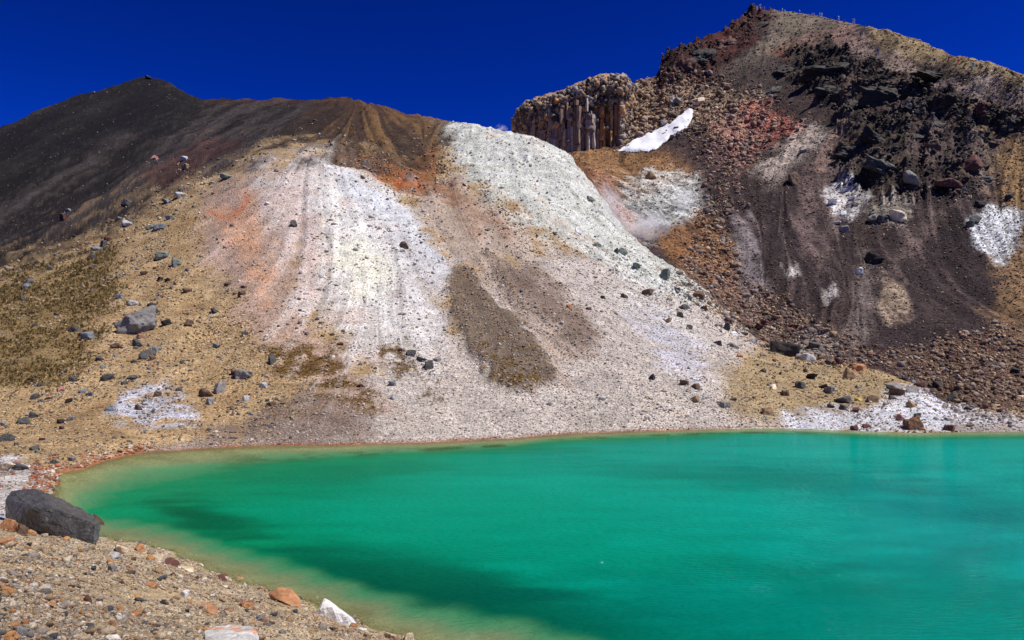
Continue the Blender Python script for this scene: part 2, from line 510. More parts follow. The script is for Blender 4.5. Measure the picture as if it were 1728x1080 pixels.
paint(region([(1600,714),(1728,714),(2100,716),(2100,740),(1600,740)], 5, 3), (150, 136, 124), 0.8)
paint(region([(-60,770),(20,765),(60,790),(85,830),(85,880),(-60,880)], 10, 10, False), (196, 194, 198), 0.95)
ORNG = region([(348,356),(400,346),(415,318),(440,335),(428,385),(405,430),(372,385)], 9, 8, False)
paint(ORNG, (200, 156, 126), 0.85)
paint(region([(352,356),(378,366),(402,352),(415,325),(424,330),(412,366),(388,378),(362,368)], 5, 6, False), (188, 118, 80), 0.8)
paint(region([(395,400),(425,385),(445,430),(455,520),(430,480)], 14, 10, False), (198, 152, 118), 0.75)
MOSS = np.maximum.reduce([region(p, 8, 10, False, 1.2) for p in (
    [(455,595),(500,588),(560,598),(590,640),(640,680),(630,695),(560,672),(500,650),(465,625)],
    [(642,582),(670,580),(692,618),(672,632),(640,625)], [(705,655),(735,650),(750,680),(712,685)])])
paint(MOSS * sstep(-0.5, 0.2, NW3), (104, 78, 36), 0.9)
TUSS = region([(-700,560),(-300,470),(0,478),(120,432),(190,440),(205,500),(165,560),(145,610),(80,652),(0,664),(-700,720)], 16, 16, False)
paint(TUSS, (126, 106, 70), 0.85)
DARK = region([(-700,600),(-700,-100),(0,-60),(250,-60),(345,-40),(575,60),(660,120),(755,185),(738,245),(692,260),(640,268),(565,246),(500,252),(430,262),(385,290),(340,300),(255,335),(200,385),(120,415),(0,470),(-300,520)], 24, 16, False)
TRANS = region([(-700,640),(-300,500),(0,440),(200,330),(330,280),(400,285),(340,330),(260,370),(200,420),(120,440),(0,495),(-300,580)], 34, 18, False)
st1 = streak(-1.45, 300, 9, 90, 1.0); st2 = streak(-1.45, 300, 34, 220, 5.0); st3 = streak(-1.45, 300, 4, 60, 8.0)
paint(TRANS * sstep(-0.9, 0.6, st1 + .5 * NWM), (108, 90, 68), 0.75)
paint(DARK, (34, 30, 30))
paint(DARK * sstep(-0.1, 0.55, st2), (74, 67, 66), 0.75)
paint(DARK * sstep(0.15, 0.6, st1), (80, 72, 66), 0.4)
paint(DARK * sstep(0.0, 0.5, -st1), (24, 21, 22), 0.6)
paint(DARK * sstep(0.1, 0.6, st3), (70, 62, 58), 0.4)
paint(TRANS * sstep(0.15, 0.5, st1 + 0.4 * st2), (160, 130, 88), 0.3)
paint(region([(255,300),(300,262),(360,235),(400,240),(330,290),(270,320)], 10, 10, False), (72, 42, 40), 0.6)
paint(region([(-300,215),(0,205),(120,160),(250,128),(330,160),(330,190),(150,260),(0,330),(-300,360)], 16, 14, False), (20, 19, 22), 0.75)
HUMP = region([(560,120),(645,130),(750,195),(738,245),(692,262),(565,247),(480,252),(430,262),(500,215)], 16, 12, False)
sth = streak(0.75, 200, 6, 50, 2.0)
paint(HUMP, (66, 50, 40), 0.85)
paint(HUMP * sstep(0.1, 0.6, sth), (118, 90, 58), 0.7)
paint(HUMP * sstep(0.1, 0.6, -sth), (44, 36, 34), 0.6)
paint(region([(340,100),(560,100),(640,130),(745,190),(720,212),(630,190),(560,178),(340,176)], 6, 5, False), (84, 58, 46), 0.4)
zz = TZ
rust = (1 - sstep(0.02, 0.10, zz + NW3 * 0.03)) * sstep(70, 110, PX) * (1 - sstep(1150, 1320, PX)) * (~CRATER)
paint(rust * (ROW >= SHORE_ROW - 2), (150, 92, 58), 0.8)
UW = (ROW < SHORE_ROW - 1) * sstep(78, 100, PX + 5 * NW3)
paint(UW, (170, 158, 112))
LE = (ROW < SHORE_ROW + 1) * (1 - sstep(70, 92, PX + 5 * NW3))
paint(LE * 1.0, (150, 138, 126)); paint(LE * sstep(-.2, .5, NWM + .5 * NW3), (196, 192, 190), .8)
paint(LE * sstep(55, 80, PX + 8 * NW3), (156, 104, 74), .8)
paint(UW * sstep(0.0, 0.5, fbm(TX * .5, TY * 1.5, 0, 3)), (112, 100, 62), 0.6)
for k, nn in ((0.3, WHITE), (0.9, TANB), (0.5, GRAVEL), (0.2, PINK)):
    s_ = streak(k, 450, 10, 70, 4.0 + k)
    pass
COLR *= (1 + (~CRATER) * np.clip(0.045 * ST1 + 0.045 * ST2 + 0.02 * ST3, -.3, .3))[..., None]
paint(np.clip(WHITE + SPUR + GRAVEL, 0, 1) * sstep(0.9, 2.2, ST2 + .5 * ST1) * (~CRATER), (150, 134, 122), .35)
paint(np.clip(WHITE + SPUR + PINK, 0, 1) * sstep(0.8, 2.4, ST3 + .4 * ST2) * (~CRATER), (218, 214, 206), .3)

# ------------ colours of the crater side
cr = CRATER
base = np.where(cr, 1.0, 0.0) * (PX > 850)
paint(base, (64, 52, 50))
paint(base * sstep(-0.1, 0.6, fbm(TX * .08, TY * .08, TZ * .08, 4)), (82, 66, 62), 0.6)
def pc(poly, rgb, op=0.9, f=8, w=8): 
    m = region(poly, f, w, True) * (.45 + .55 * sstep(-.7, .3, NW3 + .6 * NWM + .25 * ST1)); paint(m, rgb, op); return m
pc([(900,250),(1130,250),(1185,290),(1130,312),(1085,322),(1040,312),(1000,300),(955,275)], (148, 110, 70))
pc([(980,300),(1040,300),(1060,330),(1110,300),(1120,310),(1060,345),(1000,340)], (170, 118, 74), 0.6)
pc([(940,262),(965,268),(995,300),(1000,330),(970,320),(945,290)], (78, 44, 40), 0.85)
pc([(1035,325),(1100,300),(1165,298),(1192,345),(1165,375),(1100,400),(1060,395),(1030,355)], (190, 192, 186), .85, 16, 14)
pc([(985,312),(1030,302),(1050,350),(1105,392),(1080,402),(1015,362)], (160, 122, 108), 0.8)
pc([(1095,392),(1185,368),(1245,420),(1235,510),(1165,475)], (138, 98, 60))
pc([(1050,150),(1115,120),(1200,138),(1290,168),(1270,235),(1200,262),(1160,222),(1050,255)], (176, 150, 120))
pc([(1195,205),(1300,178),(1352,210),(1290,245),(1240,300),(1200,270)], (166, 118, 106))
pc([(1250,180),(1322,184),(1358,226),(1300,246),(1262,216)], (182, 100, 84), 0.8)
pc([(1140,225),(1190,216),(1228,260),(1262,330),(1250,400),(1215,360),(1180,290),(1112,262)], (62, 47, 48), 0.9)
pc([(1275,262),(1368,214),(1402,226),(1382,262),(1305,312),(1268,292)], (178, 164, 152), 0.85)
pc([(1105,130),(1105,40),(1200,-30),(1272,-40),(1305,40),(1245,92),(1205,145)], (72, 40, 36), 0.95)
pc([(1275,-40),(1400,-30),(1450,58),(1335,92),(1245,132),(1180,152),(1230,112),(1295,60)], (122, 110, 94))
pc([(1170,150),(1240,110),(1330,85),(1400,100),(1330,150),(1250,175)], (70, 60, 56), 0.8)
pc([(1300,92),(1350,70),(1400,52),(1440,56),(1390,82),(1330,100)], (128, 82, 62), 0.7)
pc([(1360,62),(1440,40),(1465,72),(1420,95),(1345,84)], (152, 122, 110), 0.9)
pc([(1440,-30),(1500,-20),(1620,20),(1800,60),(1760,160),(1600,122),(1480,84)], (164, 142, 104))
pc([(1445,80),(1500,92),(1620,132),(1760,155),(1760,215),(1640,168),(1500,114)], (136, 118, 106), 0.9)
LAVA = np.maximum.reduce([region(p, 7, 14, True, 1.2) for p in (
    [(1335,92),(1400,74),(1480,92),(1545,125),(1600,150),(1640,172),(1728,185),(1800,220),(1800,250),(1690,215),(1640,205),(1600,200),(1560,190),(1540,230),(1560,290),(1500,320),(1440,330),(1410,290),(1420,230),(1400,180),(1340,150)],
    [(1540,98),(1640,128),(1640,142),(1590,135)], [(1110,128),(1140,88),(1230,95),(1200,140)], [(1225,52),(1272,20),(1290,34),(1262,60)],
    [(1420,310),(1480,330),(1560,300),(1580,330),(1500,345)], [(1560,200),(1680,230),(1640,330),(1560,320)])])
LAVA = LAVA * (1 - .9 * region([(1440,40),(1560,60),(1800,110),(1800,192),(1700,184),(1650,166),(1590,152),(1545,136),(1480,108),(1440,92)], 8, 6, True))
paint(LAVA, (58, 50, 44), 0.9)
paint(LAVA * sstep(0.1, 0.6, fbm(TX * .3, TY * .3, TZ * .3, 4)), (98, 82, 70), 0.7)
FAN = np.maximum.reduce([region(p, 8, 6, True) for p in (
    [(1290,330),(1375,248),(1412,300),(1452,430),(1390,545),(1280,525),(1248,420)],
    [(1560,308),(1645,325),(1692,420),(1692,560),(1560,620),(1440,595),(1472,440)])])
pc([(1440,66),(1500,84),(1560,104),(1640,128),(1760,150),(1760,196),(1690,182),(1640,160),(1590,150),(1540,134),(1480,112),(1440,92)], (146, 126, 112), .85, 9, 8)
pc([(1545,104),(1600,118),(1640,134),(1632,142),(1585,132),(1550,114)], (44, 36, 33), .85, 4, 5)
paint(FAN, (54, 44, 45), 0.9)
stf = streak(-0.15, 300, 7, 110, 6.0); stg = streak(-0.75, 300, 8, 110, 6.5)
stx = np.where(PX > 1470, stg, stf)
paint(FAN * sstep(0.15, 0.6, stx) * (1 - sstep(420, 560, PY)), (98, 83, 78), 0.6)
pc([(1372,268),(1392,280),(1375,400),(1352,435),(1345,370)], (110, 92, 86), 0.7, 8, 5)
pc([(1455,98),(1472,108),(1444,160),(1430,210),(1408,262),(1385,296),(1370,284),(1398,230),(1420,170)], (140, 116, 104), .85, 5, 5)
pc([(1640,128),(1662,132),(1668,190),(1655,195)], (150, 134, 120), .8, 5, 5)
pc([(1690,140),(1722,150),(1690,200),(1680,190)], (146, 130, 118), .8, 5, 5)
pc([(1470,170),(1530,178),(1600,196),(1560,205),(1500,196)], (104, 90, 84), .8, 6, 8)
pc([(1420,268),(1450,262),(1400,420),(1380,470),(1390,380)], (104, 88, 82), .6, 7, 6)
pc([(1600,330),(1625,335),(1560,420),(1500,470),(1480,480),(1540,400)], (108, 92, 85), .7, 8, 6)
pc([(1570,195),(1605,230),(1642,272),(1600,302),(1535,272)], (102, 87, 82), 0.8)
pc([(1640,208),(1692,228),(1692,292),(1665,330),(1640,300)], (122, 108, 100), 0.8)
pc([(1662,212),(1735,240),(1900,300),(2500,400),(2500,700),(1720,650),(1690,500),(1692,330)], (150, 120, 82), 0.9, 24, 22)
pc([(1690,470),(1720,400),(1900,420),(1900,700),(1700,640)], (128, 100, 74), 0.7, 20, 10)
pc([(1638,378),(1670,354),(1728,362),(1722,420),(1692,446),(1646,412)], (202, 205, 206), 0.95, 6, 6)
pc([(1395,322),(1460,314),(1474,340),(1432,372),(1405,352)], (202, 198, 194), 0.9, 6, 7)
pc([(1462,345),(1540,340),(1545,370),(1490,388),(1465,375)], (150, 142, 128), 0.8, 6, 6)
pc([(1495,478),(1527,474),(1538,540),(1502,556),(1480,520)], (160, 140, 120), 0.9, 5, 5)
pc([(1388,492),(1408,488),(1416,508),(1396,516)], (200, 192, 186), 0.9, 4, 3)
pc([(1318,452),(1345,450),(1350,466),(1330,470)], (190, 184, 178), 0.9, 4, 4)
pc([(1440,385),(1472,440),(1470,560),(1440,610),(1415,600),(1440,480)], (116, 104, 98), 0.75)
pc([(1236,372),(1262,366),(1295,500),(1268,525),(1240,450)], (140, 130, 130), 0.75)
pc([(1335,566),(1400,568),(1412,595),(1345,602)], (196, 200, 196), 0.9, 5, 5)
pc([(1480,610),(1690,565),(1900,640),(1900,705),(1600,695)], (104, 82, 68), 0.8, 14, 10)
pc([(1150,460),(1250,480),(1400,560),(1480,610),(1430,615),(1300,575),(1200,520)], (104, 86, 78), 0.7, 12, 10)

# ------------ relief
vis = np.clip((TY - 50) / 60, 0, 1)
disp = 0.12 * fbm(TX * .5, TY * .5, 0, 4) * vis + 0.5 * NW1 * vis
disp += GRAVEL * 0.05 * NW3
disp += (TON1 + TON2) * 0.5 - GULLY * 1.2 * sstep(-0.2, 0.6, ridged(TX * .12, TY * .12, TZ * .12, 3))
disp += WHITE * 0.14 * streak(0.3, 450, 26, 120, 2.2) + SPUR * (0.5 * ridged(TX * .18, TY * .18, TZ * .18, 4) + .45 * ridged(TX * .5, TY * .5, TZ * .5, 3)) + TANB * 0.4 * streak(0.9, 450, 22, 120, 3.1)
disp += DARK * (0.7 * st2 + .25 * st1) + HUMP * 0.15 * sth
lr = ridged(TX * .10, TY * .10, TZ * .14, 5)
terr = np.clip(lr, -0.3, 1.0)
saw = (TZ * .16 + 0.55 * NW1 + .3 * NWM + TX * .02) % 1.0
ledge = np.where(saw < .8, saw / .8, (1 - saw) / .2)
disp += LAVA * (3.2 * (terr - .2) + 2.0 * (ledge - .4) + 0.9 * ridged(TX * .45, TY * .45, TZ * .45, 3))
RIM = region([(1100,150),(1105,40),(1200,-20),(1285,-30),(1300,40),(1240,95),(1190,145)], 8, 10, True)
paint(RIM, (84, 46, 40), .65); paint(RIM * sstep(.1, .7, fbm(TX * .12, TY * .12, TZ * .12, 4)), (40, 30, 28), .8)
disp += RIM * (1.8 * (ridged(TX * .14, TY * .14, TZ * .14, 4) - .45) + .8 * (ledge - .7))
disp += (~CRATER) * vis * (0.05 * ST2 + 0.10 * ST3)
crm = cr * (PX > 850) * sstep(0, 12, TY - LD[6][None, :])
disp += crm * (1 - FAN * 0.8) * 0.55 * ridged(TX * .22, TY * .22, TZ * .22, 4)
disp += crm * (0.26 * ST3 + .12 * ST2)
COLR *= (1 + crm * np.clip(0.08 * ST1 + 0.13 * ST2 + .08 * ST3, -.4, .5))[..., None]
boul = region([(1050,140),(1115,118),(1210,138),(1300,170),(1350,215),(1290,250),(1200,262),(1160,222),(1050,255)], 14, 10, True)
disp += boul * 1.1 * ridged(TX * .35, TY * .35, TZ * .35, 4)
skyfade = np.where(ROW < SHORE_ROW, 0.0, 1.0)
TZ = TZ + disp * skyfade * sstep(0, 14, TY - Sd[None, :])
PY = HY - (TZ - CAMH) * F / TY
TERR = np.stack([TX, TY, TZ], -1)

def part_mesh(name, r0, r1, mat):
    v = TERR[r0:r1 + 1].reshape(-1, 3)
    me = mesh_np(name, v, grid_faces(r1 - r0 + 1, NC), True)
    add_col(me, 'col', COLR[r0:r1 + 1].reshape(-1, 3))
    return obj(name, me, mat)
hill = part_mesh('hillside', 0, BROW, M_HILL)
tag(hill, 'bare volcanic hillside with dark cinder ridge and pale sulphur spur above the lake', 'hill', kind='structure')
crater = part_mesh('crater_mountain', BROW, NR - 1, M_CRATER)
tag(crater, 'rugged dark red crater mountain with scree fans and lava ledges', 'mountain', kind='structure')

# visible ground lookup: for every column the running upper envelope of the projected rows
ENV = np.minimum.accumulate(PY, axis=0)
VIS = PY <= ENV + 1e-6
def ground_at(px, py):
    c = int(np.clip(np.searchsorted(px_cols, px), 0, NC - 1))
    v = np.where(VIS[:, c] & (np.arange(NR) >= SHORE_ROW))[0]
    yy = PY[v, c]
    if py <= yy.min(): r = v[int(np.argmin(yy))]
    else: r = v[int(np.argmin(np.abs(yy - py)))]
    x = (px - CX) / F * TY[r, c]
    return np.array([x, TY[r, c], TZ[r, c]])

# ------------------------------------------------------------------ gravel bank under the camera
NB = np.array([-0.637, -0.771])
def shore_s(X, Y):
    return X * NB[0] + Y * NB[1] + 11.75 + 0.22 * np.sin(X * 0.55 + 0.7) + 0.14 * np.sin(X * 1.3 + Y * .4) + 0.12 * np.sin(X * 3.1 - Y * 1.7)
def bank_z(X, Y, rough=True):
    s = shore_s(X, Y)
    z = np.where(s > 0, 0.385 * s - 0.10 * (1 - np.exp(-np.abs(s))), 0.30 * s)
    z = np.maximum(z, -3.5)
    if rough:
        z = z + 0.07 * fbm(X * .6, Y * .6, 0, 4) * sstep(-0.3, 1.5, s) + 0.015 * fbm(X * 4, Y * 4, 0, 3)
    return z
bx = np.concatenate([np.arange(-90, -26, 1.0), np.arange(-26, 9, 0.11), np.arange(9, 70, 1.0)])
by = np.concatenate([np.arange(-40, 3.5, 1.0), np.arange(3.5, 36, 0.11), np.arange(36, 46, 1.0)])
BX, BY = np.meshgrid(bx, by)
BZ = bank_z(BX, BY)
bk = mesh_np('gravel_bank', np.stack([BX, BY, BZ], -1).reshape(-1, 3), grid_faces(len(by), len(bx)), True)
bs = shore_s(BX, BY)
bc = np.zeros(BX.shape + (3,)); bc[:] = lin((190, 170, 138))
m = sstep(-0.2, 0.5, fbm(BX * .5, BY * .5, 0, 4))[..., None]; bc = bc * (1 - .5 * m) + lin((146, 126, 100)) * .5 * m
m = sstep(0.1, 0.6, fbm(BX * .4 + 8, BY * .4, 0, 4))[..., None]; bc = bc * (1 - .4 * m) + lin((176, 150, 108)) * .4 * m
m = (1 - sstep(-0.05, 0.25, bs + .1 * fbm(BX, BY)))[..., None]; bc = bc * (1 - m) + lin((184, 170, 126)) * m
m = sstep(24.5, 29, BY - 0.15 * BX + 1.5 * fbm(BX * .4, BY * .4))[..., None] * sstep(-.2, .5, bs)[..., None]; bc = bc * (1 - m) + lin((192, 190, 192)) * m
add_col(bk, 'col', bc.reshape(-1, 3))
bank = obj('gravel_bank', bk, M_BANK)
tag(bank, 'sloping tan gravel bank on the near shore of the lake', 'ground', kind='structure')
def bank_at(px, py):
    dx, dz = (px - CX) / F, -(py - HY) / F
    t = np.arange(3.0, 40, 0.02)
    zz = CAMH + dz * t - bank_z(dx * t, t)
    i = np.argmax(zz < 0) if (zz < 0).any() else len(t) - 1
    return np.array([dx * t[i], t[i], float(bank_z(np.array([dx * t[i]]), np.array([t[i]]))[0])])

# ------------------------------------------------------------------ the lake
def water_material():
    m, nt, b = new_mat('lake_water')
    at = nt.nodes.new('ShaderNodeAttribute'); at.attribute_name = 'col'
    dp = nt.nodes.new('ShaderNodeAttribute'); dp.attribute_name = 'murk'
    geo = nt.nodes.new('ShaderNodeNewGeometry')
    mp = nt.nodes.new('ShaderNodeMapping'); mp.inputs['Scale'].default_value = (0.55, 1.5, 1.0); mp.inputs['Rotation'].default_value = (0, 0, 0.12)
    nt.links.new(geo.outputs['Position'], mp.inputs['Vector'])
    n1 = nnoise(nt, mp.outputs[0], 5.0, 3, 0.6); n2 = nnoise(nt, mp.outputs[0], 0.5, 2, 0.5)
    nrm = nbump(nt, n1, 1.0, 0.12)
    nrm = nbump(nt, n2, 0.15, 0.15, nrm)
    nt.nodes.remove(b)
    dif = nt.nodes.new('ShaderNodeBsdfDiffuse'); nt.links.new(at.outputs['Color'], dif.inputs['Color'])
    gl = nt.nodes.new('ShaderNodeBsdfGlossy'); gl.inputs['Roughness'].default_value = 0.05; gl.inputs['Color'].default_value = (0.8, 1.0, 0.97, 1)
    nt.links.new(nrm, gl.inputs['Normal']); nt.links.new(nrm, dif.inputs['Normal'])
    fr = nt.nodes.new('ShaderNodeFresnel'); fr.inputs['IOR'].default_value = 1.33
    body = nt.nodes.new('ShaderNodeMixShader')
    nt.links.new(nmath(nt, 'MULTIPLY', nmath(nt, 'POWER', fr.outputs[0], 2.6), 0.6), body.inputs[0])     # glare mostly cut, as through a polariser at this angle
    nt.links.new(dif.outputs[0], body.inputs[1]); nt.links.new(gl.outputs[0], body.inputs[2])
    tr = nt.nodes.new('ShaderNodeBsdfTransparent'); tr.inputs['Color'].default_value = (0.86, 0.94, 0.78, 1)
    mx = nt.nodes.new('ShaderNodeMixShader')
    nt.links.new(dp.outputs['Fac'], mx.inputs[0])
    nt.links.new(tr.outputs[0], mx.inputs[1]); nt.links.new(body.outputs[0], mx.inputs[2])
    nt.links.new(mx.outputs[0], nt.nodes['Material Output'].inputs['Surface'])
    return m
lpx = np.concatenate([np.arange(-60, 1740, 4.0), np.arange(1740, 2500, 20.0)])
lpy = np.concatenate([np.arange(716, 860, 1.5), np.arange(860, 1110, 3.0), np.arange(1110, 1500, 30.0)])
lpy = lpy[::-1]                      # near to far, so that the surface faces up
LPX, LPY = np.meshgrid(lpx, lpy)
LY = CAMH * F / (LPY - HY); LX = LY * (LPX - CX) / F
SdL = np.interp(lpx, px_cols, Sd)[None, :]
df = SdL - LY; dn = -shore_s(LX, LY)
wf = np.interp(lpx, [60, 130, 250, 450, 650, 900, 1200, 1800], [10, 14, 13, 8.0, 5.5, 4.6, 3.8, 3.6])[None, :]
wn1 = fbm(LX * .10 + 3, LY * .26, 0, 5, .6); wn2 = fbm(LX * .5, LY * 1.1, 3, 3)
leftd = (LPX - 95) / 60.0 + 0.15 * wn1
murk_d = np.minimum(np.minimum(df / wf * (1 + .25 * wn1), dn / 1.9 * (1 + .2 * wn1)), leftd)
murk = 1 - np.exp(-np.clip(murk_d, 0, None) ** 1.7 * 1.6)
murk = np.clip(0.45 + 0.55 * murk, 0, 1)
murk = np.where(np.minimum(np.minimum(df, dn), 9) < .12, .25, murk)
# the lake's own colour: milky yellow green shallows, green, then turquoise where it is deep; darker soft-edged patches blended in places
def lerp3(t, stops):
    out = np.zeros(t.shape + (3,))
    p = [s[0] for s in stops]
    for k in range(3): out[..., k] = np.interp(t, p, [lin(s[1])[k] for s in stops])
    return out
lc = lerp3(np.clip(murk_d + .06 * wn2, 0, 4), [(0, (150, 144, 102)), (0.3, (162, 174, 128)), (0.7, (92, 156, 110)), (1.1, (8, 138, 90)), (2.2, (0, 140, 98)), (4, (0, 146, 112))])
tq = sstep(350, 1500, LPX)[..., None] * sstep(1.0, 2.0, murk_d)[..., None]
lc = lc * (1 - .75 * tq) + lin((0, 158, 146)) * .75 * tq
def blob(cx, cy, rx, ry, ang=0, soft=0.5):
    a = math.radians(ang); x = LPX - cx + 14 * wn1; y = LPY - cy + 6 * wn1
    u = (x * math.cos(a) + y * math.sin(a)) / rx; v = (-x * math.sin(a) + y * math.cos(a)) / ry
    return ((1 - sstep(1 - soft, 1 + soft, np.sqrt(u * u + v * v) + .6 * wn1 + .25 * wn2)))[..., None]
for c, rgb, op in (((700, 980, 230, 38, 10, .6), (0, 78, 60), .7), ((350, 880, 100, 24, 14, .7), (0, 84, 54), .8), ((880, 1055, 320, 48, 8, .7), (0, 84, 68), .65), ((300, 862, 60, 10, 10, .8), (0, 90, 56), .6), ((560, 948, 90, 12, 14, .8), (0, 92, 68), .6), ((1180, 960, 300, 22, 6, .9), (0, 128, 104), .6), ((1250, 800, 330, 14, 4, .9), (0, 126, 108), .5), ((1000, 930, 200, 26, 3, 1), (0, 158, 128), .4),
                   ((1500, 830, 260, 26, 8, .9), (0, 122, 112), .55), ((1450, 1020, 420, 70, -5, .9), (0, 116, 100), .6), ((560, 800, 160, 12, -4, .8), (12, 112, 72), .5),
                   ((420, 965, 60, 12, 20, .9), (30, 158, 112), .5), ((1650, 900, 160, 60, 0, 1), (0, 118, 114), .5), ((820, 860, 300, 60, 0, 1), (0, 150, 112), .35)):
    m = blob(*c) * op * sstep(0.7, 1.2, murk_d)[..., None]
    lc = lc * (1 - m) + lin(rgb) * m
ew = np.exp(-((df / wf - 0.85 - .2 * wn1) / 0.24) ** 2) * sstep(330, 480, LPX) * (1 - sstep(1300, 1500, LPX)) * sstep(-.6, .5, fbm(LX * .8, LY * .4, 1, 3))
m = (ew * .9)[..., None]; lc = lc * (1 - m) + lin((38, 92, 48)) * m        # dark weed along the drop-off
lc = lc * 0.74 * (1 + .10 * wn1 + .06 * wn2)[..., None]
lv = np.stack([LX, LY, 0.0 * LX], -1).reshape(-1, 3)
lme = mesh_np('lake', lv, grid_faces(len(lpy), len(lpx)), True)
add_col(lme, 'col', lc.reshape(-1, 3)); add_float(lme, 'murk', murk.ravel())
lake = obj('lake', lme, water_material())
tag(lake, 'milky emerald green crater lake with pale shallows', 'lake', kind='structure')

# ------------------------------------------------------------------ rocks
def ico(sub):
    bm = bmesh.new(); bmesh.ops.create_icosphere(bm, subdivisions=sub, radius=1.0)
    v = np.array([x.co[:] for x in bm.verts]); f = np.array([[x.index for x in p.verts] for p in bm.faces])
    bm.free(); return v, f
ICO = {k: ico(k) for k in (1, 2, 3, 4, 5)}
def rock_mesh(name, seed, sub=3, cuts=12, rough=0.05, stretch=(1, 1, 1), lo=0.55, hi=0.92, flat=True):
    """angular rock: the hull of a few points pressed out of a fine ball, then weathered"""
    r = np.random.default_rng(seed)
    v, f = ICO[sub]; v = v.copy()
    k = cuts
    n = r.normal(size=(k, 3)); n /= np.linalg.norm(n, axis=1, keepdims=True)
    n = np.concatenate([n, np.eye(3), -np.eye(3)]) + 0.25 * r.normal(size=(k + 6, 3)); n /= np.linalg.norm(n, axis=1, keepdims=True)
    d = r.uniform(lo, hi, len(n))
    t = d[None, :] / np.maximum(v @ n.T, 1e-3)          # a cut polyhedron: distance to the first plane met
    v = v * np.minimum(t.min(1), 1.5)[:, None]
    nz = fbm(v[:, 0] * 2.1 + seed, v[:, 1] * 2.1, v[:, 2] * 2.1, 4)
    v *= (1 + rough * 1.6 * nz)[:, None]
    if rough > 0.03 and sub > 2:
        u_ = v / np.linalg.norm(v, axis=1, keepdims=True)
        v += u_ * (rough * 0.9 * ridged(v[:, 0] * 3.5 + seed, v[:, 1] * 3.5, v[:, 2] * 3.5, 3))[:, None]
    v *= np.array(stretch)
    v /= np.abs(v).max(0).max()
    return mesh_np(name, v, f, not flat)
ROCKS = [rock_mesh('boulder', 100 + i, 4, 2 + i % 4, 0.075, (1, 0.85 + .2 * (i % 3) / 2, 0.62 + 0.25 * ((i * 7) % 5) / 4)) for i in range(14)]
SLABS = [rock_mesh('slab', 300 + i, 4, 3, 0.04, (1, 0.75, 0.32)) for i in range(4)]
BLOCKS = [rock_mesh('block', 400 + i, 4, 1, 0.03, (0.8, 0.8, 1.0), 0.5, 0.6) for i in range(4)]
for me in ROCKS + SLABS + BLOCKS: me.materials.append(M_ROCK)

TONES = dict(k=(52, 47, 44), d=(80, 79, 77), b=(118, 124, 128), g=(134, 130, 125), l=(180, 178, 174), w=(226, 224, 218), c=(214, 194, 162), t=(166, 138, 104),
             o=(170, 122, 84), r=(92, 58, 50), n=(100, 78, 62), e=(118, 126, 116), y=(190, 170, 84), p=(168, 122, 112))
TNAME = dict(k='black', d='dark grey', b='blue grey', g='grey', l='light grey', w='white', c='cream', t='tan', o='orange', r='red brown', n='brown', e='grey green', y='yellow', p='pinkish')
def where(px, py, fg):
    if fg: return ('lying on the gravel bank', 'rocks on the gravel bank')
    if py < 345 and px < 345: return ('on the dark cinder slope', 'rocks on the dark cinder slope')
    if px < 400 and py < 420: return ('at the foot of the dark cinder slope', 'rocks on the tan slope')
    if px < 120 and py > 760: return ('on white crust at the end of the lake', 'rocks by the lake end')
    if 180 < px < 345 and 640 < py < 735: return ('on the white salt patch above the shore', 'rocks on the salt patch')
    if px < 400: return ('on the tan stony slope', 'rocks on the tan slope')
    if px < 560 and py > 560: return ('among the moss above the grey beach', 'rocks on the mossy slope')
    if px < 750: return ('on the white sulphur slope', 'rocks on the white slope')
    if 1330 < px and py > 680: return ('on white crust beside the water', 'rocks on the white shore')
    if px > 1180 and py > 590: return ('on the tan rise below the crater scree', 'rocks on the tan rise')
    if px < 1200 and py < 470: return ('on the pale green spur', 'rocks on the pale spur')
    if px > 1330 and py < 300: return ('among the dark lava ledges', 'rocks among the lava ledges')
    if px > 1250: return ('on the dark crater scree', 'rocks on the crater scree')
    if px > 1100: return ('in the rubble gully at the foot of the crater', 'rocks in the rubble gully')
    return ('on the grey gravel fan', 'rocks on the gravel fan')
MARKS = [(231, 541, 'the largest grey boulder'), (370, 656, 'the tall squared block'), (14, 736, 'the mossy dark boulder'), (262, 690, 'the white salt patch'), (80, 560, 'the tussock grass'), (600, 445, 'the yellow sulphur stain'),
 (390, 360, 'the orange stained hollow'), (845, 580, 'the brown gravel tongue'), (560, 640, 'the golden moss'), (976, 388, 'the square white block'), (1179, 497, 'the dark brown gully boulder'), (1321, 586, 'the ragged black boulder'),
 (1426, 672, 'the broad dark heap boulder'), (1538, 713, 'the rough brown waterline boulder'), (1600, 718, 'the red waterline boulder'), (1712, 624, 'the lone black rubble boulder'), (1602, 300, 'the dark red lava boulders'), (1430, 345, 'the white crust'),
 (1684, 400, 'the big white patch'), (1105, 240, 'the snow patch'), (690, 290, 'the rusty gully'), (100, 872, 'the long basalt boulder'), (565, 1030, 'the white wedge rock'), (480, 1008, 'the rust orange boulder'), (392, 1065, 'the rust spotted slab'),
 (300, 250, 'the cinder ridge path'), (640, 610, 'the moss strip'), (1100, 400, 'the steaming basin'), (1515, 515, 'the sandy scree patch'), (1310, 215, 'the coral rubble'), (60, 1015, 'the flat orange slab')]
NSEQ = [0]
ROCKLOG = [(x_, y_, w_, tuple(lin((130, 110, 92)))) for x_, y_, w_ in ((1050,254,12),(1062,250,12),(1075,240,12),(1090,232,14),(1105,224,14),(1120,216,14),(1135,206,14),(1150,196,12),(1163,186,12),(1166,200,12),(1158,216,14),(1142,226,14),(1128,238,14),(1114,250,14),(1100,256,12),(1080,257,10),(960,252,12),(980,255,14),(1000,255,14),(1020,254,14),(1038,253,14))]
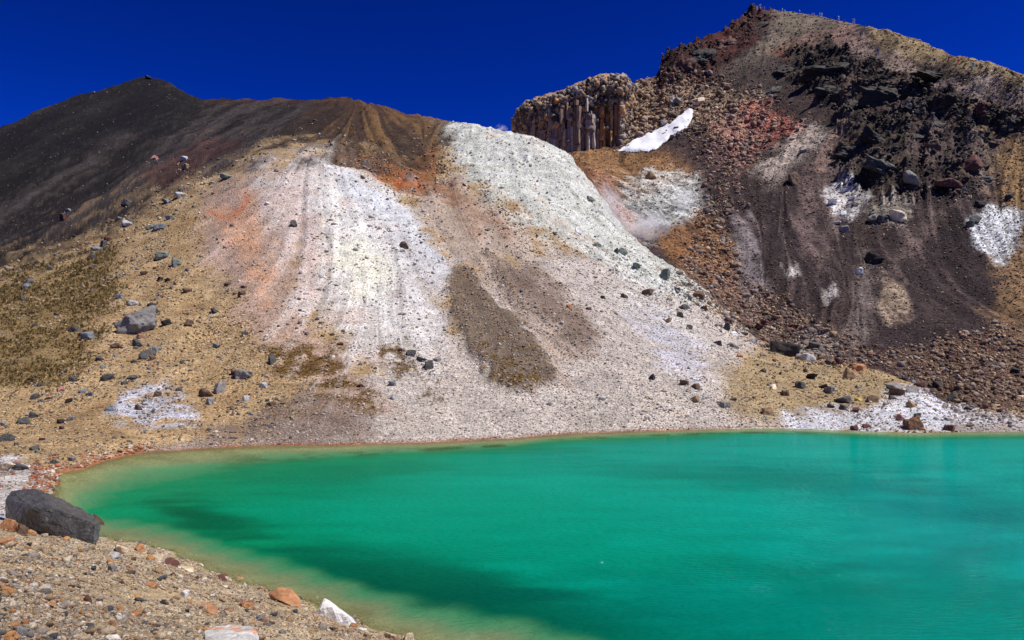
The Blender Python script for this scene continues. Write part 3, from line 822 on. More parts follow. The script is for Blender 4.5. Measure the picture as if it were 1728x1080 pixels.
def place_rock(px, py, w, tone, meshes=None, asp=None, fg=False, label=None, mat=None, name=None, rz=None, sink=0.33):
    """w = width in photo pixels, (px, py) = its middle"""
    i = NSEQ[0]; NSEQ[0] += 1
    r = random.Random(i * 31 + 5)
    meshes = meshes or ROCKS
    me = meshes[i % len(meshes)]
    p = bank_at(px, py + 0.28 * w) if fg else ground_at(px, py + 0.25 * w)
    o = bpy.data.objects.new(name or ('rock' if w < 14 else 'boulder'), me)
    COL.objects.link(o)
    R = 0.5 * w * p[1] / F * 1.12
    a = asp if asp else r.uniform(0.85, 1.2)
    o.scale = (R, R * r.uniform(0.8, 1.0), R * a)
    o.rotation_euler = (r.uniform(-.3, .3), r.uniform(-.3, .3), r.uniform(0, 6.28) if rz is None else rz)
    hz = R * a * 0.6
    o.location = (p[0], p[1], p[2] + hz * (1 - 2 * sink))
    c = lin(TONES[tone]) * r.uniform(0.82, 1.15)
    o.color = (*c, 1)
    if not fg: ROCKLOG.append((px, py, w, tuple(c)))
    if mat is not None:
        o.material_slots[0].link = 'OBJECT'; o.material_slots[0].material = mat
    ph, grp = where(px, py, fg)
    size = 'small' if w < 12 else ('' if w < 22 else 'large')
    kind = 'slab' if meshes is SLABS else ('squared block' if meshes is BLOCKS else ('stone' if w < 12 else 'boulder'))
    near = min(MARKS, key=lambda k_: (k_[0] - px) ** 2 + (2 * (k_[1] - py)) ** 2 + (1e7 if ((k_[1] > 820) != fg) else 0))
    dx_, dy_ = near[0] - px, near[1] - py
    far = math.hypot(dx_, dy_)
    rel = 'uphill of' if dy_ > abs(dx_) * .6 else ('downhill of' if -dy_ > abs(dx_) * .6 else 'level with')
    rel = ('just ' if far < 45 else ('well ' if far > 110 and rel != 'level with' else '')) + rel
    if far < 24: rel = 'next to'
    shp = 'flat' if o.scale[2] < .92 * R else ('tall' if o.scale[2] > 1.1 * R else 'angular')
    base_ = ph.split(' above')[0].split(' below')[0].split(' at the foot of the crater')[0]
    base_ = base_.replace('lying on the', 'on the').replace('at the foot of the dark cinder slope', 'below the cinder slope').replace('in the rubble gully', 'in the gully').replace(' at the end of the lake', '').replace(' beside the water', '')
    lab = label or ' '.join(f"{size} {shp} {TNAME[tone]} {kind} {base_} {rel} {near[2]}".split())
    if len(lab.split()) > 16: lab = ' '.join(f"{size} {TNAME[tone]} {kind} {rel} {near[2]}".split())
    tag(o, lab, 'rock', None if label else grp)
    return o

# rocks read off the photograph crop by crop: (crop origin, crop scale, "x y width tone" ...)
K1 = 440 / 1728
ROCK_MIN = 11.5
LISTS = [
 ((0, 100), K1, """1018 655 55 p,1220 658 65 l,925 663 40 o,870 640 40 g,1180 770 45 d,1230 710 60 t,1495 765 100 e,1475 842 40 b,845 938 72 d,885 920 40 n,1108 930 76 b,1195 900 75 l,
  1005 995 40 b,855 1015 45 g,420 1045 60 r,455 1000 50 g,1145 760 30 k,1050 835 40 g,940 850 35 g,510 580 22 w,220 578 26 l,1335 592 40 c,645 745 28 l,725 1058 50 n,1222 575 30 k,95 1040 40 g,690 880 30 g,235 703 26 t,405 693 30 g"""),
 ((400, 150), K1, """175 443 44 b,260 535 50 g,188 605 36 g,905 672 38 k,1340 270 38 d,1218 288 36 n,955 440 32 d,375 895 56 d,115 975 42 k,1100 1028 84 n,1168 1055 42 t,1510 928 42 c,1140 905 40 c,1235 1010 40 t,1490 793 36 c,550 480 28 k,388 122 20 l,1525 798 30 c"""),
 ((820, 100), K1, """690 925 58 e,870 640 34 n,1018 600 26 d,960 790 30 n,900 690 40 n,830 660 36 n,990 650 40 n,1410 270 100 c,1275 260 90 g,1090 770 80 t,1170 770 50 t,1180 415 60 g"""),
 ((1288, 180), K1, """460 625 72 w,610 635 52 c,530 705 46 w,483 760 58 l,535 805 60 g,675 850 42 w,725 735 84 g,890 720 120 c,1410 740 84 d,1375 770 62 d,1500 695 42 d,1490 465 74 d,1630 590 52 k,1440 640 62 k,740 1000 104 k,1320 545 72 d,1330 130 44 c,535 545 60 w,590 590 50 w,985 480 110 g,270 280 80 g,210 470 110 n"""),
 ((1288, 430), 440 / 1533, """215 590 80 g,300 530 62 d,250 600 92 l,450 620 78 r,380 625 52 d,560 655 92 o,505 700 94 t,285 705 82 k,215 760 84 d,350 765 62 k,395 790 84 g,405 690 36 g,130 810 62 n,300 820 82 t,60 775 46 w,
  640 840 86 n,765 765 82 g,880 785 86 g,795 805 82 n,755 835 46 d,870 870 86 t,560 850 42 y,545 905 66 r,470 895 56 d,395 885 50 k,905 940 50 d,805 960 52 p,605 1000 62 r,540 1015 52 r,1085 960 52 g,1020 960 42 w,
  1200 900 46 k,1310 890 52 r,1400 910 62 r,920 760 62 r,1020 755 84 k,825 720 72 k,1115 840 92 d,1530 460 32 b,1510 835 42 c,1110 590 42 p,700 305 38 g,780 148 38 w,560 95 48 w,560 770 46 g,15 395 52 r,45 430 46 l,650 20 84 k,700 720 40 n,960 790 50 d,1250 860 50 n,740 930 40 t,620 910 40 r,420 735 36 k,330 885 40 n,690 860 30 g,1230 990 36 g,1340 600 40 n,1180 570 36 n,980 690 40 c"""),
 ((860, 350), K1, """570 240 66 e,740 290 78 e,705 285 46 d,845 385 78 e,1035 430 84 e,910 545 92 n,615 592 46 d,760 585 46 n,525 665 46 r,390 655 52 o,1160 650 84 d,1130 713 48 k,1195 788 52 k,1055 740 52 t,1490 830 52 w,1480 910 78 g,1380 895 52 d,845 805 42 o,940 800 42 t,875 690 36 k,1500 720 52 t,1350 480 74 o,1530 415 44 d,1240 410 52 d,1650 790 74 r,1440 790 72 d,1550 830 62 d,1610 880 56 l,1700 910 72 d,1700 760 62 r,1440 745 72 r,1380 985 42 g,1525 980 46 o,1680 970 46 g,1210 945 42 n,1060 600 46 c,1020 215 44 n,1115 545 46 d,1420 430 50 n,1270 460 46 r,1290 660 60 n,1350 600 50 g,215 155 44 e,310 130 36 e,1400 370 40 n,1290 90 50 o,1180 95 44 n"""),
 ((0, 350), K1, """635 255 88 b,690 240 62 d,715 200 68 r,1062 120 78 b,1000 122 62 e,1125 60 48 b,840 85 78 l,940 178 42 w,1025 243 40 b,1080 310 98 e,1172 360 78 e,1175 300 42 b,950 430 58 t,1065 470 52 k,1115 475 52 n,1240 545 72 n,1095 275 42 d,605 330 48 d,620 375 56 g,485 378 36 b,330 405 48 d,355 385 42 d,170 515 74 b,195 490 52 b,150 600 58 d,245 430 34 b,795 585 52 b,875 630 74 l,1005 640 68 k,1030 678 52 d,1108 760 84 k,1255 765 84 n,1425 680 62 d,1430 908 62 b,1395 735 36 w,915 898 70 d,780 905 84 n,590 848 96 b,495 795 84 d,740 860 42 l,660 998 52 d,985 965 100 d,1010 990 60 n,890 1015 48 d,875 1045 38 d,600 1018 42 b,685 1048 48 b,1620 832 46 d,1620 525 48 n,1600 570 62 n,1510 500 62 n,1425 550 42 g,1480 425 42 g,1685 188 38 d,930 850 62 p,1030 940 52 b,345 543 44 d,390 543 40 d,40 655 42 l,1300 195 36 d,870 345 40 d,690 400 34 b,1385 380 40 g,1535 408 44 n,120 540 40 g,80 670 34 g,200 690 46 d"""),
 ((0, 560), K1, """1390 460 76 g,1630 440 58 l,1610 270 112 g,1545 265 62 r,715 290 94 d,875 290 84 d,825 333 58 d,485 315 52 d,220 310 62 d,270 343 52 d,545 390 62 b,600 405 62 b,230 432 52 d,325 430 52 r,388 497 44 b,725 505 68 b,160 575 108 d,220 550 58 d,20 600 78 g,480 568 58 g,400 590 52 k,408 630 48 r,385 687 44 d,225 765 62 d,250 785 50 e,455 650 40 n,110 738 46 d,40 750 42 n,280 700 52 p,480 835 72 g,920 505 52 n,955 530 36 o,780 565 46 t,795 603 36 t,940 590 42 d,1045 410 58 n,1185 375 52 d,130 1020 92 d,110 860 52 p,190 490 42 d,590 258 42 b,280 245 36 b,460 455 52 k,820 750 42 t,400 375 58 p,1100 642 40 d,590 335 42 d,365 855 60 d,300 830 44 n,1345 640 30 o"""),
 ((400, 560), 600 / 1728, """845 97 52 d,890 130 52 d,930 157 72 d,970 125 46 g,505 55 36 n,170 138 56 d,30 200 82 g,128 258 48 l,43 310 42 l,755 250 42 b,930 238 32 w,760 310 62 l,160 345 42 n,600 255 36 r,460 287 30 b,847 380 26 d,830 312 30 w,340 298 28 g,800 85 36 n,205 62 30 b"""),
 ((900, 580), K1, """785 218 58 k,1010 255 78 n,1075 275 78 n,1260 385 98 g,1330 362 52 n,1590 290 56 c,1670 322 72 n,1545 445 82 t,1660 405 42 g,1520 175 48 k,930 270 32 w,875 230 36 g,1070 362 60 t,1140 520 28 n,990 145 36 n"""),
]
for (ox, oy), sc_, txt in LISTS:
    for ent in txt.split(','):
        x, y, w, t = ent.split()
        if int(w) * sc_ > ROCK_MIN:
            place_rock(ox + float(x) * sc_, oy + float(y) * sc_, float(w) * sc_, t)
FG = """925 460 95 o,815 478 112 c,755 512 82 l,885 537 48 n,1045 537 84 c,1050 615 92 t,1145 647 48 d,1005 708 82 o,620 600 58 d,740 607 62 g,860 622 72 n,1225 772 72 w,1080 822 58 k,920 812 48 d,580 808 100 r,515 800 70 t,900 892 112 o,1640 842 84 o,55 312 135 o,60 408 155 o,150 348 112 n,80 185 70 p,450 532 62 c,190 442 54 d,800 692 44 r,160 962 72 o,1300 660 44 r,140 1020 90 g,370 980 60 t,590 985 56 d,1020 980 60 n,330 770 44 n,1120 690 40 c,480 720 46 r,740 960 66 o,240 880 50 g,1240 880 50 n,690 880 44 t,20 870 50 d,980 600 44 l"""
for ent in FG.split(','):
    x, y, w, t = ent.split()
    place_rock(float(x) * K1, 805 + float(y) * K1, float(w) * K1, t, fg=True)
FG2 = """770 975 62 o,1140 1062 92 c,1550 1065 175 l,1025 1048 82 c,150 930 68 b,230 960 62 n,60 835 84 o,385 882 62 d,300 1020 60 g,520 1010 50 t,640 1000 60 n,860 1050 56 t"""
for ent in FG2.split(','):
    x, y, w, t = ent.split()
    place_rock(400 + float(x) * K1, 805 + float(y) * K1, float(w) * K1, t, fg=True)

# the ones that stand out
place_rock(249, 130, 14, 'k', label='round black boulder perched on the summit of the dark cinder ridge', sink=0.1)
BIG = [rock_mesh('big_boulder', 437, 5, 7, 0.12, (1, .85, .95), .68, .98)]
BIG[0].materials.append(M_ROCK)
place_rock(231, 541, 66, 'g', BIG, sink=.25, label='largest grey boulder with pale streaks half sunk in the tan slope', asp=0.95, rz=0.4)
place_rock(14, 736, 30, 'd', label='mossy dark boulder above the end of the lake', asp=1.1)
place_rock(370, 656, 26, 'g', BLOCKS, label='tall squared grey block standing on the tan slope', asp=1.3, rz=0.75)
place_rock(345, 662, 26, 'n', label='brown rock leaning against the tall squared block')
place_rock(13, 790, 34, 'c', SLABS, label='large cream slab on the white crust at the lake end', asp=1.4)
place_rock(976, 388, 20, 'w', BLOCKS, label='square chalk white block with a yellowish tinge on the pale spur', asp=0.9)
place_rock(1179, 497, 27, 'n', label='large dark brown boulder at the head of the rubble gully')
place_rock(1321, 586, 48, 'k', label='large black ragged boulder below the crater scree', asp=0.9)
place_rock(1426, 672, 28, 'd', label='broad dark grey boulder topping a heap on the tan rise')
place_rock(1538, 713, 38, 'n', label='rough brown boulder on white crust at the waterline', asp=1.0, mat=M_ROCK_SPOT)
place_rock(1600, 718, 27, 'r', label='red brown boulder at the waterline beside white crust')
place_rock(1712, 624, 27, 'k', label='black boulder standing in brown rubble')
place_rock(1640, 276, 34, 'r', label='dark red lava boulder on the grey scree', asp=0.95)
place_rock(1602, 300, 44, 'r', label='larger dark red lava boulder among black ledges', asp=0.95)
place_rock(1572, 242, 24, 'n', label='olive brown lava boulder on the upper scree')
place_rock(1492, 366, 30, 'd', label='dark grey split boulder amid white crust on the crater side')
place_rock(1141, 217, 9, 'd', label='small dark rock lying on the snow patch')
place_rock(1134, 166, 10, 'l', label='pale rock caught in the upper rubble of the crater')
place_rock(1018, 671, 12, 'w', label='round white stone alone on the grey beach')
place_rock(1531, 175, 18, 'l', SLABS, label='pale flat slab below the black lava ledge')

# hull rocks: shaped from the corners seen in the photograph, each corner at its own distance
def hull_rock(name, pts, tone, label, cat='rock', mat=M_ROCK, rough=0.03, sub=3, cell=1.0, lift=0.0):
    low = sorted(pts, key=lambda t_: -t_[1])[:3]                     # its foot stands on the bank
    k_ = bank_at(np.mean([t_[0] for t_ in low]), np.mean([t_[1] for t_ in low]) - 1.5)[1] / np.mean([t_[2] for t_ in low])
    pts = [(x, y, D * k_) for x, y, D in pts]
    P3 = np.array([[(x - CX) / F * D, D, CAMH - (y - HY) / F * D] for x, y, D in pts])
    c = P3.mean(0); c[2] = P3[:, 2].min()
    bm = bmesh.new()
    for p in P3 - c: bm.verts.new(p)
    r_ = bmesh.ops.convex_hull(bm, input=bm.verts[:])
    bmesh.ops.delete(bm, geom=list({g for g in r_['geom_interior'] + r_['geom_unused'] if isinstance(g, bmesh.types.BMVert)}), context='VERTS')
    bmesh.ops.bevel(bm, geom=bm.edges[:], offset=0.014 * cell, segments=1, affect='EDGES', clamp_overlap=True)
    bmesh.ops.triangulate(bm, faces=bm.faces[:])
    for _ in range(sub):
        long_ = [e for e in bm.edges if e.calc_length() > 0.07 * cell]
        if not long_: break
        bmesh.ops.subdivide_edges(bm, edges=long_, cuts=1, use_grid_fill=False)
        bmesh.ops.triangulate(bm, faces=bm.faces[:])
    bm.normal_update()
    co = np.array([v.co[:] for v in bm.verts]); no = np.array([v.normal[:] for v in bm.verts])
    q = co / cell
    d = rough * cell * (fbm(q[:, 0] * 2.5 + 3, q[:, 1] * 2.5, q[:, 2] * 2.5, 4) + 0.9 * ridged(q[:, 0] * 4, q[:, 1] * 4, q[:, 2] * 5, 4))
    co += no * d[:, None]
    for v, p in zip(bm.verts, co): v.co = p
    me = bpy.data.meshes.new(name); bm.to_mesh(me); bm.free()
    o = obj(name, me, mat)
    o.location = c + np.array([0, 0, lift])
    o.color = (*lin(TONES[tone]), 1)
    tag(o, label, cat)
    return o
hull_rock('boulder', [(10, 842, 29), (18, 829, 29.6), (60, 827, 29.8), (108, 843, 29), (148, 866, 28), (168, 880, 27), (28, 884, 27.4), (57, 890, 26.9), (100, 907, 26.0), (158, 922, 25.3), (166, 915, 25.6),
                      (54, 856, 27.0), (90, 858, 26.7), (128, 874, 26.2), (160, 884, 25.8), (10, 872, 29)], 'd', 'long dark basalt boulder with a glossy top on the near lake shore', mat=M_ROCK_DARK, rough=0.04, cell=1.0, sub=4, lift=.0)
hull_rock('boulder', [(158, 866, 27.6), (172, 876, 27.2), (179, 890, 26.8), (176, 906, 26.4), (160, 915, 26.4), (156, 880, 27.4)], 'n', 'brown and pale rock behind the tip of the long basalt boulder', cell=.5, sub=2, rough=.05)
hull_rock('boulder', [(547, 1010, 19.2), (555, 1012, 19.6), (598, 1046, 19.2), (603, 1056, 19.0), (572, 1052, 18.4), (531, 1040, 18.6), (540, 1028, 18.6), (560, 1024, 18.5), (585, 1040, 18.5), (535, 1052, 18.5), (590, 1060, 18.6)], 'w',
          'bright white wedge shaped rock at the edge of the near shore', cell=.5, sub=3, rough=.03)
hull_rock('boulder', [(453, 1001, 19.8), (470, 991, 20.0), (490, 993, 20.0), (506, 1008, 19.8), (508, 1026, 19.4), (492, 1022, 19.2), (470, 1012, 19.3), (500, 1028, 19.5), (456, 1012, 19.6)], 'o',
          'rust orange boulder with a flat top at the near waterline', cell=.5, sub=3, rough=.04)
hull_rock('flat_rock', [(464, 1010, 19.0), (488, 1008, 19.1), (492, 1018, 18.9), (476, 1016, 18.8), (486, 1024, 18.9)], 'l', 'thin light grey slab leaning on the rust orange boulder', cell=.3, sub=2)
hull_rock('boulder', [(346, 1050, 14.8), (372, 1040, 15.4), (425, 1040, 15.4), (432, 1050, 15.0), (440, 1082, 14.3), (430, 1096, 14.0), (348, 1078, 14.0), (352, 1100, 13.8), (420, 1058, 14.4), (345, 1062, 14.3)], 'l',
          'large pale slab with rust spots on the gravel bank', mat=M_ROCK_SPOT, cell=.5, sub=3, rough=.05, lift=-.14)
hull_rock('flat_rock', [(30, 1008, 13.2), (60, 1004, 13.6), (95, 1014, 13.2), (92, 1022, 12.9), (60, 1016, 12.8), (40, 1016, 12.9), (70, 1026, 12.9)], 'o', 'flat orange slab buried in the gravel bank', cell=.3, sub=2)
hull_rock('flat_rock', [(268, 946, 22.2), (290, 940, 22.6), (303, 948, 22.2), (304, 956, 21.8), (285, 955, 21.7), (270, 954, 21.9)], 'r', 'flat red brown slab at the near waterline', cell=.3, sub=2)
hull_rock('flat_rock', [(300, 955, 21.6), (326, 957, 21.7), (327, 966, 21.2), (308, 966, 21.2), (302, 962, 21.3)], 'c', 'flat cream slab at the near waterline', cell=.3, sub=2)
hull_rock('flat_rock', [(330, 1022, 16.4), (350, 1016, 16.8), (367, 1024, 16.5), (368, 1040, 16.0), (352, 1034, 15.8), (334, 1030, 16.0)], 'o', 'orange stained slab next to the large cream slab', cell=.3, sub=2)
hull_rock('rock', [(362, 972, 21.3), (376, 968, 21.5), (384, 978, 21.0), (382, 988, 20.7), (366, 984, 20.7)], 'r', 'dark red rock at the edge of the water', cell=.3, sub=2)

# ------------------------------------------------------------------ lava outcrops on the crater mountain
OUT = [rock_mesh('outcrop', 700 + i, 5, 3, 0.22, (1, 0.75, 0.7), 0.6, 0.95, True) for i in range(5)]
for me in OUT: me.materials.append(M_ROCK)
for k, (px, py, w, h, tone, lab) in enumerate((
    (1402, 100, 120, 46, 'k', 'black lava outcrop below the pink saddle of the crater ridge'), (1500, 145, 110, 60, 'k', 'broad black lava ledge with a deep overhang'),
    (1440, 165, 70, 56, 'k', 'black lava knob above the narrow foot track'), (1405, 145, 60, 26, 'k', 'low black lava ledge on the upper scree'),
    (1590, 122, 100, 20, 'k', 'long black lava ledge beneath the hikers on the descent'), (1610, 160, 60, 30, 'k', 'black lava ledge beside the pale scree gullies'),
    (1665, 170, 44, 34, 'r', 'dark red lava knob between pale scree gullies'), (1712, 195, 60, 50, 'k', 'black lava buttress above the yellow slope'),
    (1480, 222, 80, 36, 'k', 'black lava rib in the middle of the ledges'), (1440, 245, 60, 30, 'k', 'black lava rib above the dark scree fan'),
    (1545, 222, 60, 26, 'd', 'dark grey lava rib above the small scree fan'), (1500, 270, 110, 34, 'd', 'wide dark lava shelf above the white crust'),
    (1150, 105, 56, 46, 'r', 'dark red shattered crag at the crater rim'), (1188, 88, 60, 44, 'k', 'black crag on the crater rim'), (1228, 66, 56, 30, 'r', 'dark red crag below the summit'),
    (1278, 38, 60, 26, 'k', 'black crag just under the summit'), (1330, 110, 70, 26, 'k', 'black lava ledge below the grey summit scree'), (1585, 205, 50, 20, 'd', 'grey lava ledge at the top of the small scree fan'),
    (1690, 235, 40, 20, 'r', 'red lava ledge at the top of the yellow slope'), (1300, 150, 60, 18, 'd', 'thin dark lava ledge above the coral rubble'), (1540, 180, 60, 24, 'k', 'black lava ledge over the pale slab'))):
    p = ground_at(px, py + h * 0.3)
    o = bpy.data.objects.new('lava_outcrop', OUT[k % 5]); COL.objects.link(o)
    s = p[1] / F
    o.scale = (w * s * .56, w * s * .42, h * s * 0.78)
    o.rotation_euler = (0.25, (k % 3 - 1) * .18 + (0.25 if px > 1400 else -0.35), (k * 1.7) % 0.8 - .4)
    o.location = (p[0], p[1] + w * s * .1, p[2] - h * s * 0.10)
    o.color = (*(lin(TONES[tone]) * .8), 1)
    tag(o, lab, 'outcrop')

# ------------------------------------------------------------------ columnar cliff
cl_px = [862, 868, 874, 882, 905, 930, 960, 985, 1005, 1030, 1045, 1056, 1064, 1078]
cl_top = [232, 200, 186, 176, 166, 160, 150, 138, 132, 126, 127, 130, 140, 150]
def cl_D(px): return np.interp(px, [862, 870, 885, 930, 1000, 1050, 1066, 1080], [292, 272, 264, 259, 257, 257, 266, 284])
cliff = bpy.data.objects.new('columnar_cliff', None); COL.objects.link(cliff)
cb = np.array([(960 - CX) / F * 258, 258.0, 70.0]); cliff.location = cb
tag(cliff, 'grey brown cliff of upright lava columns capped with broken rubble', 'cliff')
pxs = np.arange(862, 1079, 0.9); nt_ = 70
V = []
for j in range(nt_ + 24):
    if j < nt_:
        t = j / (nt_ - 1); rec = 0.0
    else:
        t = 1.0; rec = (j - nt_ + 1) * 1.6
    D = cl_D(pxs) - .5 + rec + 2.2 * t ** 3
    ztop = z_of(np.interp(pxs, cl_px, cl_top) + 11, D)
    z = 60 + (ztop - 60) * t + rec * 0.12 - (1.6 if j >= nt_ else 0)
    xw = (pxs - CX) / F * D
    a = 1.3 * fbm(xw * .55, z * .10, 0, 3) + 0.8 * ridged(xw * .5, z * .45, D * .4, 4) * (0.35 + t)
    V.append(np.stack([xw, D - a * (j < nt_) , z + (a * 0.5 if j >= nt_ else 0)], -1))
V = np.array(V)
cme = mesh_np('cliff_face', V.reshape(-1, 3) - cb, grid_faces(V.shape[0], V.shape[1]), False)
cf = obj('cliff_face', cme, M_CLIFF, cliff); cf.color = (*lin((146, 122, 98)), 1)
cr_ = np.random.default_rng(21)
def column_mesh(seed, w, dpt, hgt, lean):
    """an upright joint column broken into stacked, slightly shifted lengths"""
    r = np.random.default_rng(seed)
    vs, fs = [], []
    z = 0.0
    while z < hgt - .2:
        L_ = min(hgt - z, hgt * r.uniform(.12, .5)); n = int(r.integers(5, 8))
        ang = np.arange(n) / n * 6.283 + r.uniform(0, 1) + r.normal(0, .14, n); rad = r.uniform(.78, 1.18, n)
        ox, oy = r.normal(0, .10) * w, r.normal(0, .22) * w
        k0, k1 = r.uniform(.85, 1.1), r.uniform(.8, 1.1)
        b0 = len(vs); m = 4
        for i in range(m):
            t = i / (m - 1); k = k0 + (k1 - k0) * t - (.12 if i == m - 1 else 0)
            for q_ in range(n):
                j = r.normal(0, .035, 2) * w
                vs.append((math.cos(ang[q_]) * rad[q_] * w * .5 * k + ox + lean * z + j[0], math.sin(ang[q_]) * rad[q_] * dpt * .5 * k + oy + j[1], z + L_ * t * .985 + (r.normal(0, .06) * w if i == m - 1 else 0)))
        fs += [[b0 + i * n + q_, b0 + i * n + (q_ + 1) % n, b0 + (i + 1) * n + (q_ + 1) % n, b0 + (i + 1) * n + q_] for i in range(m - 1) for q_ in range(n)]
        fs.append([b0 + (m - 1) * n + q_ for q_ in range(n)])
        z += L_
    m_ = bpy.data.meshes.new('rock_column')
    m_.from_pydata(vs, [], fs)
    return m_
x = 869.0; ci = 0
while x < 1061:
    w = cr_.uniform(4.0, 10.5); ci += 1
    xc = x + w / 2; x += w * cr_.uniform(.42, .85)
    D = float(cl_D(xc)) - cr_.uniform(0.0, 1.7)
    ytop = np.interp(xc, [868, 885, 920, 960, 1000, 1025, 1050, 1060], [204, 194, 182, 174, 168, 168, 148, 156]) + cr_.uniform(-12, 22)
    z0 = 62.0; z1 = z_of(ytop, D)
    s = D / F
    if cr_.random() < .3: z1 -= (z1 - 68) * cr_.uniform(.2, .5)
    o = obj('rock_column', column_mesh(900 + ci, w * s * 1.05, w * s * 1.5, z1 - z0, cr_.normal(0, .012)), M_CLIFF, cliff)
    o.location = np.array([(xc - CX) / F * D, D, z0]) - cb
    tone = [(172, 160, 146), (190, 178, 162), (172, 146, 116), (160, 132, 104), (140, 120, 102)][int(cr_.integers(0, 5))]
    if 1010 < xc < 1042: tone = [(168, 112, 62), (172, 142, 98), (150, 100, 62)][ci % 3]
    if xc < 895: tone = (92, 80, 72)
    o.color = (*lin(tone), 1)

# ------------------------------------------------------------------ snow patch in the hollow
SNOWP = [(1043,256),(1075,238),(1100,226),(1125,214),(1150,196),(1163,186),(1169,190),(1166,206),(1158,217),(1140,226),(1126,238),(1112,250),(1096,257),(1070,258)]
P = np.asarray(SNOWP, float)
def poly_sd(px, py, P):
    d2 = np.full(px.shape, 1e18); ins = np.zeros(px.shape, bool)
    for (ax, ay), (bx_, by_) in zip(P, np.roll(P, -1, 0)):
        ex, ey = bx_ - ax, by_ - ay
        t = np.clip(((px - ax) * ex + (py - ay) * ey) / (ex * ex + ey * ey), 0, 1)
        d2 = np.minimum(d2, (px - ax - t * ex) ** 2 + (py - ay - t * ey) ** 2)
        ins ^= ((ay > py) != (by_ > py)) & (px < ax + (py - ay) * ex / (ey if abs(ey) > 1e-9 else 1e-9))
    return np.where(ins, 1, -1) * np.sqrt(d2)
gx, gy = np.meshgrid(np.arange(1040, 1172, 1.3), np.arange(183, 262, 1.0))
sd = poly_sd(gx + 2 * fbm(gx * .15, gy * .15), gy + 2 * fbm(gx * .15 + 9, gy * .15), P)
inside = sd > -1.5
G3 = np.zeros(gx.shape + (3,))
for a in range(gx.shape[0]):
    for b in range(gx.shape[1]):
        if inside[a, b]: G3[a, b] = ground_at(gx[a, b], gy[a, b])
wgt = inside.astype(float)
def blur(a, it=14):
    a = a * wgt; w_ = wgt.copy()
    for _ in range(it):
        for ax in (0, 1):
            a = (np.roll(a, 1, ax) + 2 * a + np.roll(a, -1, ax)) / 4; w_ = (np.roll(w_, 1, ax) + 2 * w_ + np.roll(w_, -1, ax)) / 4
    return a / np.maximum(w_, 1e-6)
G3[..., 1] = blur(G3[..., 1]); G3[..., 2] = z_of(gy, G3[..., 1]) + .5; G3[..., 0] = (gx - CX) / F * G3[..., 1]
G3[..., 2] += np.clip((sd + 0.8) * 0.12, -1.2, .35) + .04 * fbm(gx * .12, gy * .12)
idx = grid_faces(*gx.shape)
ok = inside.ravel()[idx].all(1)
yy_ = G3[..., 1].ravel()[idx]; ok &= (yy_.max(1) - yy_.min(1)) < 8
used, inv = np.unique(idx[ok], return_inverse=True)
m_snow, nt, b = new_mat('old_snow')
geo = nt.nodes.new('ShaderNodeNewGeometry')
n1 = nnoise(nt, geo.outputs['Position'], 0.8, 5, .6)
n2 = nnoise(nt, geo.outputs['Position'], 1.6, 6, .75)
nt.links.new(nmix(nt, nmix(nt, (*lin((216, 218, 222)), 1), (*lin((244, 244, 246)), 1), n1), (*lin((150, 132, 114)), 1), nramp(nt, n2, [(.58, 0.0), (.70, .8)])), b.inputs['Base Color'])
nt.links.new(nbump(nt, n1, .5, .3), b.inputs['Normal']); b.inputs['Roughness'].default_value = .8
snow = obj('snow_patch', mesh_np('snow_patch', G3.reshape(-1, 3)[used], inv.reshape(-1, 4), True), m_snow)
tag(snow, 'narrow white snow patch in the hollow beside the cliff', 'snow', kind='structure')

# ------------------------------------------------------------------ scattered stones and tufts (stuff)
def stuff(name, label, cat, pts, rot, scl, col, protos, mat):
    n = len(pts)
    me = bpy.data.meshes.new(name); me.vertices.add(n); me.vertices.foreach_set('co', np.asarray(pts, np.float32).ravel())
    for nm, arr in (('rot', rot), ('scl', scl)):
        a = me.attributes.new(nm, 'FLOAT_VECTOR', 'POINT'); a.data.foreach_set('vector', np.asarray(arr, np.float32).ravel())
    a = me.attributes.new('idx', 'INT', 'POINT'); a.data.foreach_set('value', rng.integers(0, len(protos), n).astype(np.int32))
    add_col(me, 'col', col)
    c = bpy.data.collections.new(name + '_kinds')
    for i, pm in enumerate(protos):
        pm.materials.clear(); pm.materials.append(mat)
        c.objects.link(bpy.data.objects.new(f'{name}_kind', pm))
    g = bpy.data.node_groups.new(name, 'GeometryNodeTree')
    g.interface.new_socket('Geometry', in_out='INPUT', socket_type='NodeSocketGeometry')
    g.interface.new_socket('Geometry', in_out='OUTPUT', socket_type='NodeSocketGeometry')
    N = g.nodes; L = g.links
    gi, go = N.new('NodeGroupInput'), N.new('NodeGroupOutput')
    iop = N.new('GeometryNodeInstanceOnPoints'); ci_ = N.new('GeometryNodeCollectionInfo')
    ci_.inputs['Collection'].default_value = c; ci_.inputs['Separate Children'].default_value = True; ci_.inputs['Reset Children'].default_value = True
    def na(nm, ty):
        q = N.new('GeometryNodeInputNamedAttribute'); q.data_type = ty; q.inputs['Name'].default_value = nm; return q.outputs['Attribute']
    e2r = N.new('FunctionNodeEulerToRotation'); L.new(na('rot', 'FLOAT_VECTOR'), e2r.inputs[0])
    L.new(gi.outputs[0], iop.inputs['Points']); L.new(ci_.outputs[0], iop.inputs['Instance'])
    iop.inputs['Pick Instance'].default_value = True
    L.new(na('idx', 'INT'), iop.inputs['Instance Index']); L.new(e2r.outputs[0], iop.inputs['Rotation']); L.new(na('scl', 'FLOAT_VECTOR'), iop.inputs['Scale'])
    L.new(iop.outputs[0], go.inputs[0])
    o = bpy.data.objects.new(name, me); COL.objects.link(o)
    md = o.modifiers.new('scatter', 'NODES'); md.node_group = g
    tag(o, label, cat, kind='stuff')
    return o

